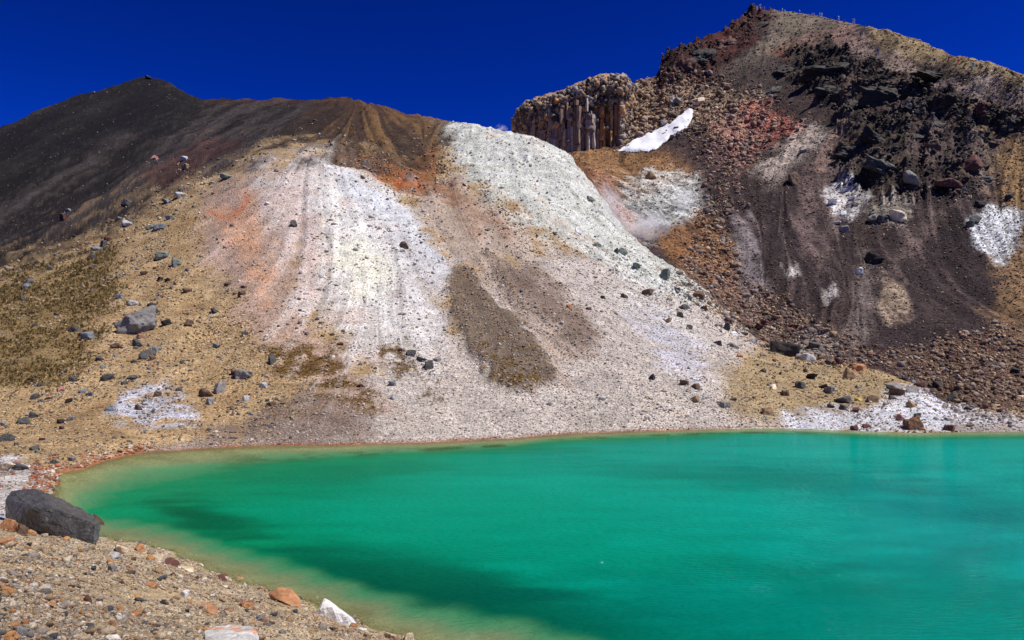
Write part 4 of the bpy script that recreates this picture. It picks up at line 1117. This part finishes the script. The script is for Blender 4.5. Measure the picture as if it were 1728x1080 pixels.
FRONT = (VIS & (PX > -80) & (PX < 100) & (ROW > 2) & (ROW <= SHORE_ROW)) | VIS & (PX > -80) & (PX < 1800) & (ROW >= SHORE_ROW + 1)
# screen area that each ground cell covers: stones are sown per seen area, so the far slopes do not swallow them all
cellh = np.zeros(TY.shape); cellh[:-1] = np.clip(PY[:-1] - PY[1:], 0, 6)
AREA = cellh * FRONT
def sow(mask, n, smin, smax, tones, weights, power=2.2, jitter=.25, flat=(.5, 1.0), follow=0.0):
    w = (AREA * mask).ravel(); cs = np.cumsum(w)
    k = np.searchsorted(cs, rng.uniform(0, cs[-1], n))
    k = np.clip(k, 0, w.size - 2 - NC)
    a, b2 = rng.uniform(0, 1, (2, n, 1))
    T = TERR.reshape(-1, 3)
    p = T[k] + (T[k + 1] - T[k]) * a + (T[k + NC] - T[k]) * b2
    u = rng.uniform(0, 1, n)
    s = smin * (1 - u * (1 - (smin / smax) ** power)) ** (-1 / power)         # photo pixels across
    r = s * 0.5 * p[:, 1] / F
    scl = np.stack([r * rng.uniform(.8, 1.2, n), r * rng.uniform(.7, 1.1, n), r * rng.uniform(*flat, n)], -1)
    rot = np.stack([rng.normal(0, .35, n), rng.normal(0, .35, n), rng.uniform(0, 6.28, n)], -1)
    ti = rng.choice(len(tones), n, p=np.array(weights) / sum(weights))
    col = np.array([lin(t) for t in tones])[ti] * rng.uniform(1 - jitter, 1 + jitter, (n, 1))
    if follow > 0:
        col = col * (1 - follow) + COLR.reshape(-1, 3)[k] * rng.uniform(.6, 1.35, (n, 1)) * follow
    p[:, 2] += scl[:, 2] * .25
    return p, rot, scl, col
def debris():
    pts, sc2, cl2 = [], [], []
    r = random.Random(77)
    for px, py, w, c in ROCKLOG:
        for _ in range(int(4 + w * .35)):
            a, d = r.uniform(0, 6.28), w * r.uniform(.45, 1.3)
            g = ground_at(px + math.cos(a) * d, py + .3 * w + abs(math.sin(a)) * d * .6)
            s = r.uniform(1.2, 1.2 + w * .16) * .5 * g[1] / F
            k = r.uniform(.7, 1.4); m_ = r.random() < .5
            pts.append((g[0], g[1], g[2] + s * .2)); sc2.append((s, s * r.uniform(.7, 1), s * r.uniform(.5, 1)))
            cl2.append(np.array(c) * k if m_ else lin((170, 148, 122)) * k)
    return np.array(pts), rng.uniform(0, 6.28, (len(pts), 3)), np.array(sc2), np.array(cl2)
def merge(*parts): return [np.concatenate(q) for q in zip(*parts)]
S1 = lambda tag_, base: [rock_mesh(tag_, base + i, 2, 3, .03, (1, .85, .75), .5, .85) for i in range(6)]

HILLM = (~CRATER).astype(float) * (ROW > SHORE_ROW)
pale = np.clip(WHITE + SPUR + GRAVEL + TANB + PINK, 0, 1) * HILLM * (1 - .75 * np.clip(TON1 + TON2, 0, 1))
tanm = HILLM * (1 - pale) * (1 - DARK)
A = sow(pale * (.4 + GRAVEL), 26000, 1.7, 6, [(212, 204, 196), (186, 174, 164), (136, 124, 114), (196, 168, 142), (228, 224, 216), (150, 112, 90), (84, 76, 72)], [4, 4, 1.8, 2, 3, 1, 1.1], power=2.9, follow=.35, flat=(.7, 1.3))
B = sow(pale * (1 - SPUR) * sstep(-.3, 1, ST3), 600, 5, 10, [(196, 186, 176), (120, 108, 100), (190, 160, 132), (226, 222, 214), (90, 84, 80)], [3, 2, 2, 2, 1], follow=.3)
stuff('pale_scree', 'loose pale stones strewn over the white slope and gravel fan', 'scree', *merge(A, B), S1('pale_stone', 1100), M_STONE)
A = sow(tanm * (.4 + sstep(-.6, 1.2, ST2)), 24000, 2.0, 7, [(176, 150, 112), (122, 96, 70), (88, 80, 76), (206, 188, 160), (116, 120, 122), (58, 54, 52), (170, 108, 70)], [4, 3, 2, 2.4, 1, 1.3, .8], power=2.8, follow=.15, flat=(.6, 1.2))
B = sow(tanm * sstep(-.5, 1, ST3), 700, 5, 10, [(150, 124, 96), (84, 84, 86), (110, 118, 124), (60, 58, 58), (176, 160, 136)], [2, 2, 2, 1, 1], follow=.1)
stuff('tan_scree', 'loose brown and grey stones strewn over the tan slope', 'scree', *merge(A, B), S1('tan_stone', 1200), M_STONE)
A = sow(DARK * HILLM, 3000, 1.3, 4.5, [(140, 132, 128), (90, 84, 82), (60, 54, 54), (150, 120, 96), (36, 34, 34)], [1, 2, 3, .6, 2], power=2.6)
stuff('cinder_scree', 'fine stones strewn over the dark cinder ridge', 'scree', *A, S1('cinder', 1300), M_STONE)
rub = np.maximum(boul, np.maximum(region([(1195,205),(1300,178),(1352,210),(1290,245),(1240,300),(1230,420),(1260,520),(1400,590),(1300,590),(1150,490),(1170,400),(1200,330)], 16, 12), region([(1480,600),(1690,560),(1900,640),(1900,715),(1600,700),(1560,660)], 14, 10)))
rub = np.maximum(rub, region([(1150,455),(1250,480),(1400,560),(1500,615),(1430,625),(1300,585),(1200,530)], 12, 10))
A = sow(rub, 19000, 2.2, 9, [(176, 146, 112), (128, 102, 84), (212, 186, 152), (70, 58, 54), (156, 104, 86), (120, 112, 106), (44, 38, 38)], [3, 2.5, 2.6, 1.6, 2, 1, 1.4], power=2.4, follow=.3, flat=(.6, 1.2))
B = sow(rub, 1000, 8, 15, [(150, 124, 96), (112, 88, 72), (150, 140, 130), (72, 60, 56)], [2, 3, 2, 2], follow=.3, flat=(.6, 1.2))
stuff('crater_rubble', 'jumble of brown and reddish blocks below the crater cliffs', 'rubble', *merge(A, B), S1('rubble_block', 1400), M_STONE)
crs = CRATER * (PX > 900) * (1 - rub) * (1 - LAVA)
A = sow(crs, 20000, 1.8, 5.5, [(76, 62, 60), (50, 42, 42), (110, 90, 78), (150, 120, 96), (188, 172, 152), (100, 70, 60)], [4, 4, 2, 1.5, .9, 1.2], power=2.6, follow=.35)
B = sow(LAVA * CRATER, 2600, 3, 11, [(46, 42, 38), (66, 58, 52), (90, 78, 68), (32, 30, 28), (84, 56, 48)], [3, 3, 1.5, 2, 1], power=1.8, flat=(.6, 1.2))
stuff('crater_scree', 'fine dark purple brown scree on the crater mountain', 'scree', *merge(A, B), S1('scree_stone', 1500), M_STONE)
shore = (TZ < 0.16) * HILLM * (PX < 1330) * (PX > 60)
A = sow(shore, 2200, 1.4, 4, [(160, 100, 66), (184, 130, 96), (150, 108, 84), (196, 180, 164)], [2, 2, 2, 2])
shl = region([(60,790),(110,785),(240,765),(240,780),(130,800),(100,850),(60,850)], 8, 6, False)
B = sow(np.maximum(shl, .0), 700, 4, 13, [(170, 106, 72), (190, 134, 100), (150, 96, 70), (206, 190, 170), (120, 96, 82)], [3, 2, 2, 2, 1])
C_ = sow((ROW <= SHORE_ROW) * (PX < 100) * 1.0, 900, 2.5, 13, [(176, 168, 160), (130, 120, 112), (206, 200, 192), (160, 116, 88), (90, 86, 84), (170, 106, 72)], [3, 3, 2, 2, 1, 1])
stuff('rusty_shore_stones', 'rust red pebbles along the far waterline', 'pebbles', *merge(A, B, C_), S1('shore_stone', 1600), M_STONE)
stuff('boulder_debris', 'small chips and fragments lying around the larger boulders', 'rubble', *debris(), S1('chip', 1900), M_STONE)
capn = 3600
cx_ = rng.uniform(866, 1070, capn); ctop = np.interp(cx_, cl_px, cl_top)
back = rng.random(capn) < .3
ct = np.where(back, ctop + 3, ctop + 2 + np.where(rng.random(capn) < .2, 100, 46) * rng.uniform(0, 1, capn) ** 1.6)
cD = np.where(back, cl_D(cx_) + rng.uniform(0, 10, capn), cl_D(cx_) - rng.uniform(.2, 2.0, capn) + 2.0 * np.clip(1 - (ct - ctop) / 12, 0, 1))
cz = z_of(ct + 2, cD)
ne = 700
ex = rng.uniform(1046, 1088, ne); et = np.interp(ex, cl_px, cl_top)
ex_t = et + rng.uniform(0, 1, ne) * (254 - et)
eD = cl_D(ex) - rng.uniform(0, 3.5, ne)
cx_ = np.concatenate([cx_, ex]); cD = np.concatenate([cD, eD]); cz = np.concatenate([cz, z_of(ex_t, eD)]); capn += ne
cr0 = .28 + 1.5 * rng.uniform(0, 1, capn) ** 3.2
stuff('cliff_rubble', 'broken grey and brown blocks heaped on the rim of the columnar cliff', 'rubble', np.stack([(cx_ - CX) / F * cD, cD, cz], -1),
      rng.uniform(0, 6.28, (capn, 3)), np.stack([cr0, cr0 * .8, cr0 * rng.uniform(.6, 1.1, capn)], -1),
      np.array([lin(t) for t in [(156, 132, 104), (118, 100, 86), (184, 140, 94), (150, 142, 132), (72, 62, 56)]])[rng.integers(0, 5, capn)] * rng.uniform(.8, 1.2, (capn, 1)), S1('cap_block', 1700), M_STONE)

# gravel on the near bank: sown over the bank by seen area, sizes in metres
n = 140000
gx_ = rng.uniform(-30, 880, n); gy_ = rng.uniform(845, 1100, n) 
dx_, dz_ = (gx_ - CX) / F, -(gy_ - HY) / F
t = np.full(n, 4.0); 
for _ in range(40): t = t + 0.55 * (CAMH + dz_ * t - bank_z(dx_ * t, t, False)) / (np.abs(dz_) + .25)
X_, Y_ = dx_ * t, t
s_ = shore_s(X_, Y_)
ok = (s_ > -0.8) & (fbm(X_ * .8, Y_ * .8, 0, 3) + rng.normal(0, .5, n) > -.45) & (np.abs(CAMH + dz_ * t - bank_z(X_, Y_, False)) < .15) & (t > 3) & (t < 34)
X_, Y_ = X_[ok], Y_[ok]; n = len(X_)
u = rng.uniform(0, 1, n)
smin, smax, pw = 0.014, 0.17, 2.7
sz = smin * (1 - u * (1 - (smin / smax) ** pw)) ** (-1 / pw) * (0.55 + Y_ / 22)
r = sz * .5 * 1.15
pts = np.stack([X_, Y_, bank_z(X_, Y_) + r * .25], -1)
tones = [(180, 160, 132), (198, 184, 162), (140, 130, 118), (160, 134, 102), (180, 130, 82), (98, 92, 88), (214, 206, 192), (126, 90, 70), (76, 77, 82)]
ti = rng.choice(len(tones), n, p=np.array([5, 3, 3, 3, 1.1, 1.2, 1.2, .8, .6]) / 18.9)
stuff('shore_gravel', 'mixed tan, grey and rusty pebbles covering the near bank', 'gravel', pts, np.stack([rng.normal(0, .4, n), rng.normal(0, .4, n), rng.uniform(0, 6.28, n)], -1),
      np.stack([r, r * rng.uniform(.65, 1, n), r * rng.uniform(.5, .95, n)], -1), np.array([lin(q) for q in tones])[ti] * rng.uniform(.95, 1.4, (n, 1)), S1('pebble', 1800), M_STONE)

# tussock grass and moss
def tuft(seed, blades=26, spread=.55):
    r = np.random.default_rng(seed); vs, fs = [], []
    for _ in range(blades):
        a = r.uniform(0, 6.28); b = r.uniform(.1, 1); L_ = r.uniform(.6, 1)
        ox, oy = math.cos(a) * b * .3, math.sin(a) * b * .3
        px_, py_ = math.cos(a) * spread * b * L_ + ox, math.sin(a) * spread * b * L_ + oy
        w = .035; nx, ny = -math.sin(a) * w, math.cos(a) * w
        i = len(vs)
        vs += [(ox + nx, oy + ny, -.1), (ox - nx, oy - ny, -.1), ((ox + px_) / 2 - nx, (oy + py_) / 2 - ny, L_ * .6), ((ox + px_) / 2 + nx, (oy + py_) / 2 + ny, L_ * .6), (px_ * 1.15, py_ * 1.15, L_ * .72)]
        fs += [[i, i + 1, i + 2], [i, i + 2, i + 3], [i + 3, i + 2, i + 4]]
    return mesh_np('tuft', np.array(vs), np.array(fs))
m_grass, nt, b = new_mat('dry_tussock')
at = nt.nodes.new('ShaderNodeAttribute'); at.attribute_type = 'INSTANCER'; at.attribute_name = 'col'
nt.links.new(at.outputs['Color'], b.inputs['Base Color']); b.inputs['Roughness'].default_value = .9; b.inputs['Specular IOR Level'].default_value = .1
A = sow(TUSS * HILLM * sstep(-.5, .2, NW3 + .5 * NWM), 6500, 5, 14, [(142, 120, 76), (168, 144, 96), (112, 92, 58), (124, 112, 66), (192, 168, 120)], [3, 2, 3, 2, 1.5], flat=(.9, 1.4))
stuff('tussock_grass', 'dry brown tussock grass covering the tan slope', 'grass', *A, [tuft(2000 + i) for i in range(4)], m_grass)
A = sow(np.clip(MOSS + region([(800,600),(860,580),(932,628),(905,655),(830,640)], 10, 12, False) * .5 + region([(1190,610),(1340,600),(1330,660),(1200,660)], 20, 14, False) * .12 + region([(330,560),(460,540),(470,640),(360,700)], 20, 14, False) * .18, 0, 1) * sstep(-.4, .3, NW3), 2400, 3.5, 9, [(156, 118, 54), (132, 98, 48), (176, 136, 66), (116, 96, 50)], [3, 2, 2, 1], flat=(.4, .7))
stuff('golden_moss', 'low golden brown moss cushions on the gravel slopes', 'moss', *A, [tuft(2100 + i, 40, .9) for i in range(4)], m_grass)

# ------------------------------------------------------------------ steam from the vents
def steam_material(name, dens, sc_):
    m = bpy.data.materials.new(name); m.use_nodes = True; nt = m.node_tree
    nt.nodes.remove(nt.nodes['Principled BSDF'])
    pv = nt.nodes.new('ShaderNodeVolumePrincipled')
    pv.inputs['Color'].default_value = (.95, .95, .97, 1)
    tc = nt.nodes.new('ShaderNodeTexCoord'); ln = nt.nodes.new('ShaderNodeVectorMath'); ln.operation = 'LENGTH'
    nt.links.new(tc.outputs['Object'], ln.inputs[0])
    fall = nt.nodes.new('ShaderNodeMapRange'); fall.inputs[1].default_value = 1.0; fall.inputs[2].default_value = .2; fall.inputs[3].default_value = 0; fall.inputs[4].default_value = 1
    nt.links.new(ln.outputs['Value'], fall.inputs[0])
    n1 = nnoise(nt, tc.outputs['Object'], sc_, 5, .6)
    r_ = nt.nodes.new('ShaderNodeMapRange'); r_.inputs[1].default_value = .44; r_.inputs[2].default_value = .72
    nt.links.new(n1, r_.inputs[0])
    d = nmath(nt, 'MULTIPLY', nmath(nt, 'MULTIPLY', fall.outputs[0], r_.outputs[0]), dens)
    nt.links.new(d, pv.inputs['Density'])
    nt.links.new(pv.outputs[0], nt.nodes['Material Output'].inputs['Volume'])
    return m
for px, py, w, h, tilt, dens, lab in ((1030, 345, 36, 90, -0.5, 1.1, 'thin white steam rising from a vent in the orange basin'), (1085, 380, 80, 50, .1, .8, 'drifting steam over the white basin floor'),
                                      (1150, 338, 40, 40, 0, .9, 'faint steam beside the rubble of the basin'), (846, 218, 20, 16, 0, 1.2, 'small steam wisp at the crest of the pale spur')):
    p = ground_at(px, py + h * .3) if py > 230 else np.array([(px - CX) / F * 182, 182.0, z_of(py, 182)])
    me = mesh_np('steam', ICO[3][0], ICO[3][1], True)
    o = obj('steam', me, steam_material('steam', dens, 1.9))
    s = p[1] / F
    o.scale = (w * s * .62, w * s * .5, h * s * .62); o.rotation_euler = (0, tilt, 0)
    o.location = (p[0], p[1] - (w * s * .3), z_of(py, p[1] - w * s * .3))
    tag(o, lab, 'steam', kind='stuff')

# ------------------------------------------------------------------ hikers
def skin_person(kind):
    """one continuous body: 1.7 m, standing / walking / sitting"""
    J = dict(pelvis=(0, 0, .92), belly=(0, 0, 1.06), chest=(0, -.01, 1.28), neck=(0, .0, 1.45), head=(0, .02, 1.56), crown=(0, .015, 1.66),
             shl=(-.17, 0, 1.37), ell=(-.23, -.03, 1.12), hal=(-.22, .10, .92), shr=(.17, 0, 1.37), elr=(.23, -.03, 1.12), har=(.22, .10, .92),
             hipl=(-.09, 0, .88), knl=(-.10, .03, .48), anl=(-.10, 0, .09), tol=(-.10, .15, .04), hipr=(.09, 0, .88), knr=(.10, .03, .48), anr=(.10, 0, .09), tor=(.10, .15, .04))
    if kind == 'walk':
        J.update(knl=(-.10, .2, .50), anl=(-.10, .22, .10), tol=(-.10, .37, .06), knr=(.10, -.06, .48), anr=(.10, -.30, .14), tor=(.10, -.18, .04), hal=(-.22, -.05, .92), har=(.22, .25, 1.0))
    if kind == 'sit':
        J = {k: (x, y, z - .62) for k, (x, y, z) in J.items()}
        J.update(knl=(-.12, .42, .42), anl=(-.12, .50, .06), tol=(-.12, .64, .04), knr=(.12, .42, .42), anr=(.12, .50, .06), tor=(.12, .64, .04), hal=(-.16, .30, .5), har=(.16, .30, .5))
    R = dict(pelvis=.15, belly=.145, chest=.165, neck=.06, head=.095, crown=.07, shl=.075, ell=.05, hal=.042, shr=.075, elr=.05, har=.042, hipl=.10, knl=.07, anl=.05, tol=.045, hipr=.10, knr=.07, anr=.05, tor=.045)
    E = [('pelvis', 'belly'), ('belly', 'chest'), ('chest', 'neck'), ('neck', 'head'), ('head', 'crown'), ('chest', 'shl'), ('shl', 'ell'), ('ell', 'hal'), ('chest', 'shr'), ('shr', 'elr'), ('elr', 'har'),
         ('pelvis', 'hipl'), ('hipl', 'knl'), ('knl', 'anl'), ('anl', 'tol'), ('pelvis', 'hipr'), ('hipr', 'knr'), ('knr', 'anr'), ('anr', 'tor')]
    keys = list(J)
    me = bpy.data.meshes.new('person'); me.from_pydata([J[k] for k in keys], [(keys.index(a), keys.index(b)) for a, b in E], [])
    o = bpy.data.objects.new('person_tmp', me); COL.objects.link(o)
    md = o.modifiers.new('skin', 'SKIN')
    for i, k in enumerate(keys):
        me.skin_vertices[0].data[i].radius = (R[k], R[k] * (.75 if k in ('pelvis', 'belly', 'chest') else 1))
        me.skin_vertices[0].data[i].use_root = (k == 'pelvis')
    o.modifiers.new('sub', 'SUBSURF').levels = 1
    dg = bpy.context.evaluated_depsgraph_get()
    out = bpy.data.meshes.new_from_object(o.evaluated_get(dg))
    bpy.data.objects.remove(o)
    dz = -.62 if kind == 'sit' else 0
    for p in out.polygons:
        c = p.center; z = c.z - dz
        leg = (c.y > .14 and c.z < .5) if kind == 'sit' else z < .93
        p.material_index = 3 if c.z < .10 else (1 if leg or z < .93 else (2 if z > 1.44 else 0))
        p.use_smooth = True
    return out
def plain(name, rgb, rough=.8):
    m, nt, b = new_mat(name)
    tc = nt.nodes.new('ShaderNodeTexCoord')
    n = nnoise(nt, tc.outputs['Object'], 9.0, 4, .6)
    nt.links.new(nmix(nt, (*lin(rgb), 1), nramp(nt, n, [(.3, .8), (.7, 1.1)]), 1.0, 'MULTIPLY'), b.inputs['Base Color'])
    b.inputs['Roughness'].default_value = rough
    return m
CLOTH = dict(white=(235, 235, 232), pink=(226, 150, 150), red=(196, 44, 44), grey=(150, 154, 160), blue=(44, 92, 176), navy=(34, 40, 70), sky=(150, 190, 226), orange=(232, 84, 40), teal=(40, 176, 190), tan=(190, 160, 126), black=(28, 28, 30), magenta=(200, 50, 96))
CM = {k: plain('cloth_' + k, v) for k, v in CLOTH.items()}
M_SKIN = plain('skin', (206, 160, 132)); M_SHOE = plain('boot', (50, 42, 36))
BODY = {k: skin_person(k) for k in ('stand', 'walk', 'sit')}
hatv, hatf = ICO[2]; hv = hatv.copy(); hv[:, 2] = np.maximum(hv[:, 2], -.15); hv *= (.115, .125, .1)
packm = rock_mesh('backpack', 2500, 2, 0, 0.0); 
pv = ICO[2][0].copy(); pv = np.sign(pv) * np.abs(pv) ** .55; pv *= (.16, .11, .26)
PEOPLE = [  # px, feet row, jacket, trousers, hat, pack, pose, label
 (1277, 16, 'white', 'tan', 'white', 'pink', 'stand', 'hiker in a white jacket first in the group on the summit'), (1281, 16.5, 'pink', 'grey', 'white', None, 'sit', 'hiker in pink sitting down in the summit group'),
 (1283.5, 16, 'white', 'red', 'tan', 'red', 'stand', 'hiker in white with red trousers in the summit group'), (1286.5, 16.5, 'red', 'black', 'red', None, 'sit', 'hiker in red sitting at the end of the summit group'),
 (1290, 16.5, 'grey', 'navy', 'grey', 'grey', 'stand', 'hiker in grey standing next to the summit group'), (1299, 16, 'red', 'black', 'black', 'black', 'stand', 'hiker in red with a black pack apart from the summit group'),
 (1320, 20, 'white', 'grey', 'white', None, 'stand', 'hiker in white standing on the skyline below the summit'), (1324, 20.5, 'white', 'tan', 'tan', None, 'sit', 'hiker in white sitting on the skyline below the summit'),
 (1349, 24, 'sky', 'white', 'grey', 'sky', 'walk', 'lone hiker in pale blue on the skyline'), (1370, 29, 'white', 'tan', 'white', None, 'sit', 'hiker in white and tan sitting on the skyline'),
 (1374, 29, 'tan', 'grey', 'tan', 'white', 'stand', 'hiker in tan with a white pack on the skyline'), (1383, 29, 'sky', 'navy', 'white', None, 'walk', 'hiker in pale blue with navy trousers on the skyline'),
 (1386.5, 29.5, 'white', 'pink', 'tan', 'pink', 'stand', 'hiker in white with a pink pack on the skyline'), (1410, 34, 'navy', 'black', 'navy', None, 'stand', 'hiker in navy near the marker poles'),
 (1415, 35, 'white', 'navy', 'white', 'sky', 'walk', 'hiker in white with a blue pack near the marker poles'), (1425, 38, 'black', 'black', 'tan', 'black', 'sit', 'hiker in black sitting near the marker poles'),
 (1418, 58, 'navy', 'black', 'grey', 'sky', 'walk', 'hiker in navy on the pink scree below the crest'), (1452.5, 63, 'navy', 'black', 'black', 'blue', 'walk', 'hiker in navy with a blue pack on the track'),
 (1457, 64, 'white', 'grey', 'white', 'white', 'walk', 'hiker all in white on the track'), (1482, 92, 'blue', 'black', 'tan', 'black', 'walk', 'hiker in bright blue on the track above the lava'),
 (1601, 105, 'magenta', 'black', 'white', 'red', 'walk', 'hiker in magenta with a white hat on the descent'), (1617, 110, 'orange', 'black', 'orange', 'orange', 'walk', 'hiker in bright orange on the descent'),
 (1643, 116, 'teal', 'navy', 'tan', 'teal', 'walk', 'hiker in teal on the descent')]
for i, (px, py, ja, tr, ha, pk, pose, lab) in enumerate(PEOPLE):
    p = ground_at(px, py)
    root = bpy.data.objects.new('person', None); COL.objects.link(root)
    root.location = (p[0], p[1], p[2] - .02); root.rotation_euler = (0, 0, [2.2, -1.2, .4, 1.3, -2.0, 2.8][i % 6]); root.scale = (1.05,) * 3
    tag(root, lab, 'person', 'hikers on the crater ridge')
    me = BODY[pose].copy(); me.materials.clear()
    for mm in (CM[ja], CM[tr], M_SKIN, M_SHOE): me.materials.append(mm)
    obj('body', me, None, root)
    zo = -.62 if pose == 'sit' else 0
    h = mesh_np('hat', hv, hatf, True); h = obj('hat', h, CM[ha], root); h.location = (0, .02, 1.64 + zo)
    if pk:
        b_ = mesh_np('backpack', pv, ICO[2][1], True); b_ = obj('backpack', b_, CM[pk], root); b_.location = (0, -.2, 1.22 + zo)
M_POLE = plain('weathered_pole', (196, 190, 180))
for k, px in enumerate((1439.2, 1442.2)):
    p = ground_at(px, 37)
    me = mesh_np('marker_pole', *(lambda v, f: (np.array(v), np.array(f)))(
        [(x * (.07 - .02 * (z > 1.5)), y * (.07 - .02 * (z > 1.5)), z) for z in (-.4, 1.6) for x, y in ((-1, -1), (1, -1), (1, 1), (-1, 1))] + [(x * .09, y * .09, z) for z in (1.6, 1.85) for x, y in ((-1, -1), (1, -1), (1, 1), (-1, 1))],
        [(a + q, a + (q + 1) % 4, a + 4 + (q + 1) % 4, a + 4 + q) for a in (0, 8) for q in range(4)] + [(12, 13, 14, 15), (11, 10, 9, 8)]))
    o = obj('marker_pole', me, M_POLE); o.location = p; o.rotation_euler = (0, .03 - .06 * k, .3)
    tag(o, 'thin pale track marker pole on the crater skyline', 'pole', 'track marker poles')
